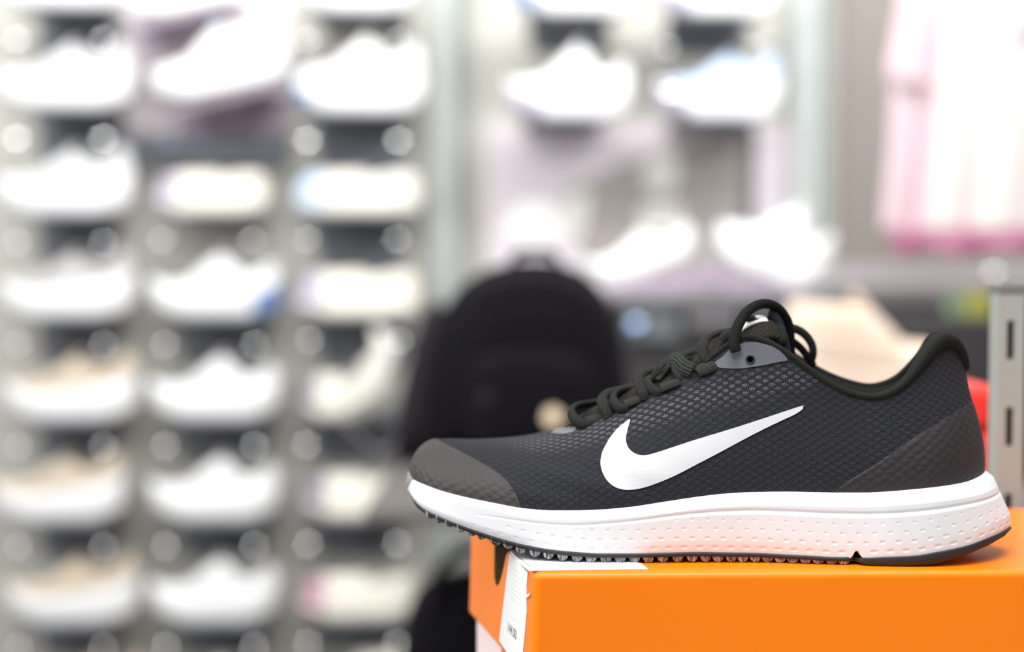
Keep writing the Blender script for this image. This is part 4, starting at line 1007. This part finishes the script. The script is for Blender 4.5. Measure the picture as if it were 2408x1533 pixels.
# peach shoe on a riser, red box
tb_z = Z(1085, 2.0)
rz_ = P(2035, 935, 2.05)[2]
sneaker('large peach sneaker on a black riser directly behind the running shoe', 2035, 2.05, 935, .24, .075, .150, .138, 'peach', 'peach', 'peach', None, 0, True, group=None, sole=.05, dip=.97, lace=False)
o = box('shoe_riser', (X(1840, 2.05), X(2230, 2.05), 1.98, 2.13, tb_z, rz_), M_blackm, None, .003); tag(o, 'black block under the peach sneaker', 'riser')
M_red = simple('red_card', (246, 50, 38), 0.5)
zr = Z(908, .98)
rb = empty('red_box', (X(2290, .98), 1.03, BZ), 'red rounded box between running shoe heel and slotted upright', 'box')
box('box_body', (X(2215, .98), X(2368, .98), .975, 1.10, BZ, zr-.03), M_red, rb, .010, 3); box('box_lid', (X(2213, .98), X(2367, .98), .974, 1.101, zr-.0299, zr), M_red, rb, .0075, 3)
o = box('rear_shelf', (0.14, .95, .89, 1.25, BZ-.02, BZ), M_steel, None, .002); tag(o, 'grey steel shelf behind the upright carrying the red box', 'shelf')

# black backpack on a dark table
def pillow(name, outline, D, th, mat, parent, n=7, rings=9, flatk=0.5, zmin=-9):
    q = catmull(outline+outline[:1], n)[:-1]; c = q.mean(0); V = []; m = len(q)
    for s in np.linspace(1, 0.04, rings):
        for a, b in q: V.append(P(c[0]+(a-c[0])*s, c[1]+(b-c[1])*s, D-th*(1-s**2.6)**flatk))
    F_ = [(j*m+i, j*m+(i+1) % m, (j+1)*m+(i+1) % m, (j+1)*m+i) for j in range(rings-1) for i in range(m)]; F_.append(tuple((rings-1)*m+i for i in range(m)))
    k = len(V)
    for s in (1, .9):
        for a, b in q: V.append(P(c[0]+(a-c[0])*s, c[1]+(b-c[1])*s, D+th*(.5 if s == 1 else .8)))
    F_ += [(i, (i+1) % m, k+(i+1) % m, k+i) for i in range(m)]+[(k+i, k+(i+1) % m, k+m+(i+1) % m, k+m+i) for i in range(m)]; F_.append(tuple(k+m+i for i in range(m))[::-1])
    bm = bmesh.new(); vs = [bm.verts.new((float(v[0]), float(v[1]), max(float(v[2]), zmin))) for v in V]
    for f in F_: bm.faces.new([vs[i] for i in f])
    return bm_obj(name, bm, mat, parent, True)
M_bag = simple('black_nylon', (20, 18, 24), 0.85, spec=.12, bump=(120, .002), var=.2); M_bag2 = simple('charcoal_nylon', (40, 37, 42), 0.85, spec=.15, bump=(120, .002)); M_str = simple('grey_webbing', (120, 116, 118), 0.8)
DB = 1.98
bp = empty('backpack', (X(1230, DB), DB, tb_z), 'black backpack with domed top standing behind the shoe toe', 'backpack')
pillow('bag_body', [(1010,1075),(985,940),(1010,800),(1060,700),(1140,635),(1260,612),(1370,640),(1440,720),(1470,840),(1480,960),(1470,1075),(1240,1082)], DB, .08, M_bag, bp, zmin=tb_z+.001)
pillow('side_pocket', [(925,1070),(935,960),(965,830),(1000,730),(1040,720),(1045,860),(1030,1000),(1010,1078)], DB+.03, .06, M_bag2, bp, zmin=tb_z+.001)['label'] = 'charcoal side pocket'
pillow('front_pocket', [(1100,1065),(1090,930),(1120,840),(1240,815),(1370,840),(1410,930),(1400,1065),(1250,1070)], DB-.075, .03, M_bag, bp, zmin=tb_z+.001)
tube('zipper', catmull([P(a, b, DB-.083) for a, b in [(1105,700),(1160,668),(1260,655),(1350,672),(1400,715)]], 8), .004, M_bag2, bp)
tube('grab_handle', catmull([P(a, b, DB) for a, b in [(1205,628),(1215,598),(1260,592),(1300,598),(1312,628)]], 8), .006, M_bag2, bp)
tube('shoulder_strap', catmull([P(a, b, DB+.02) for a, b in [(960,760),(965,860),(955,960),(930,1040),(880,1055),(800,985)]], 8), .010, M_str, bp, .3)['label'] = 'grey webbing strap'
M_gold = simple('brass', (222, 200, 165), 0.4, metal=0.2)
o = stud(1300, 978, DB-.13, M_gold, bp, .05, .0115); o.name = 'zipper_puller'; o['label'] = 'round brass-coloured zipper puller'
o = pillow('clasp', [(1125,925),(1160,920),(1165,960),(1130,965)], DB-.1, .01, M_bag2, bp)
tbl = empty('display_table', (X(1500, 2.0), 2.0, 0), 'grey-brown display table under the backpack and peach sneaker', 'table')
M_tabletop = simple('grey_brown_table', (104, 99, 95), 0.6)
box('table_top', (X(925, 2.0), X(2300, 2.0), 1.60, 2.16, tb_z-.018, tb_z), M_tabletop, tbl, .003)
for a in (1210, 2260):
    for yy in (1.64, 2.10): box('table_leg', (X(a, 2.0)-.015, X(a, 2.0)+.015, yy, yy+.03, 0, tb_z-.018), M_blackm, tbl, .002)
box('lower_shelf', (X(930, 2.0), X(2260, 2.0), 1.66, 2.10, Z(1700, 2.0), Z(1690, 2.0)), M_blackm, tbl, .002)
o = empty('duffel_bag', (X(1120, 2.0), 1.9, Z(1690, 2.0)), 'black duffel bag low behind the left end of orange box', 'bag')
pillow('bag_body', [(960,1690),(940,1560),(960,1430),(1010,1360),(1120,1335),(1300,1340),(1330,1500),(1320,1690)], 1.92, .08, M_bag, o)
tube('bag_handle', catmull([P(a, b, 1.85) for a, b in [(1010,1450),(1040,1330),(1130,1290),(1220,1330),(1250,1450)]], 8), .008, M_bag2, o)
# pale sneaker tipped up beside the bag
sneaker('small pale sneaker tipped up on its toe beside the backpack', 905, 3.02, 965, .185, .04, .06, .055, 'offwhite', 'offwhite', 'lightgrey', None, math.radians(68), group=None, sole=.035, lift=.075, width=.035)
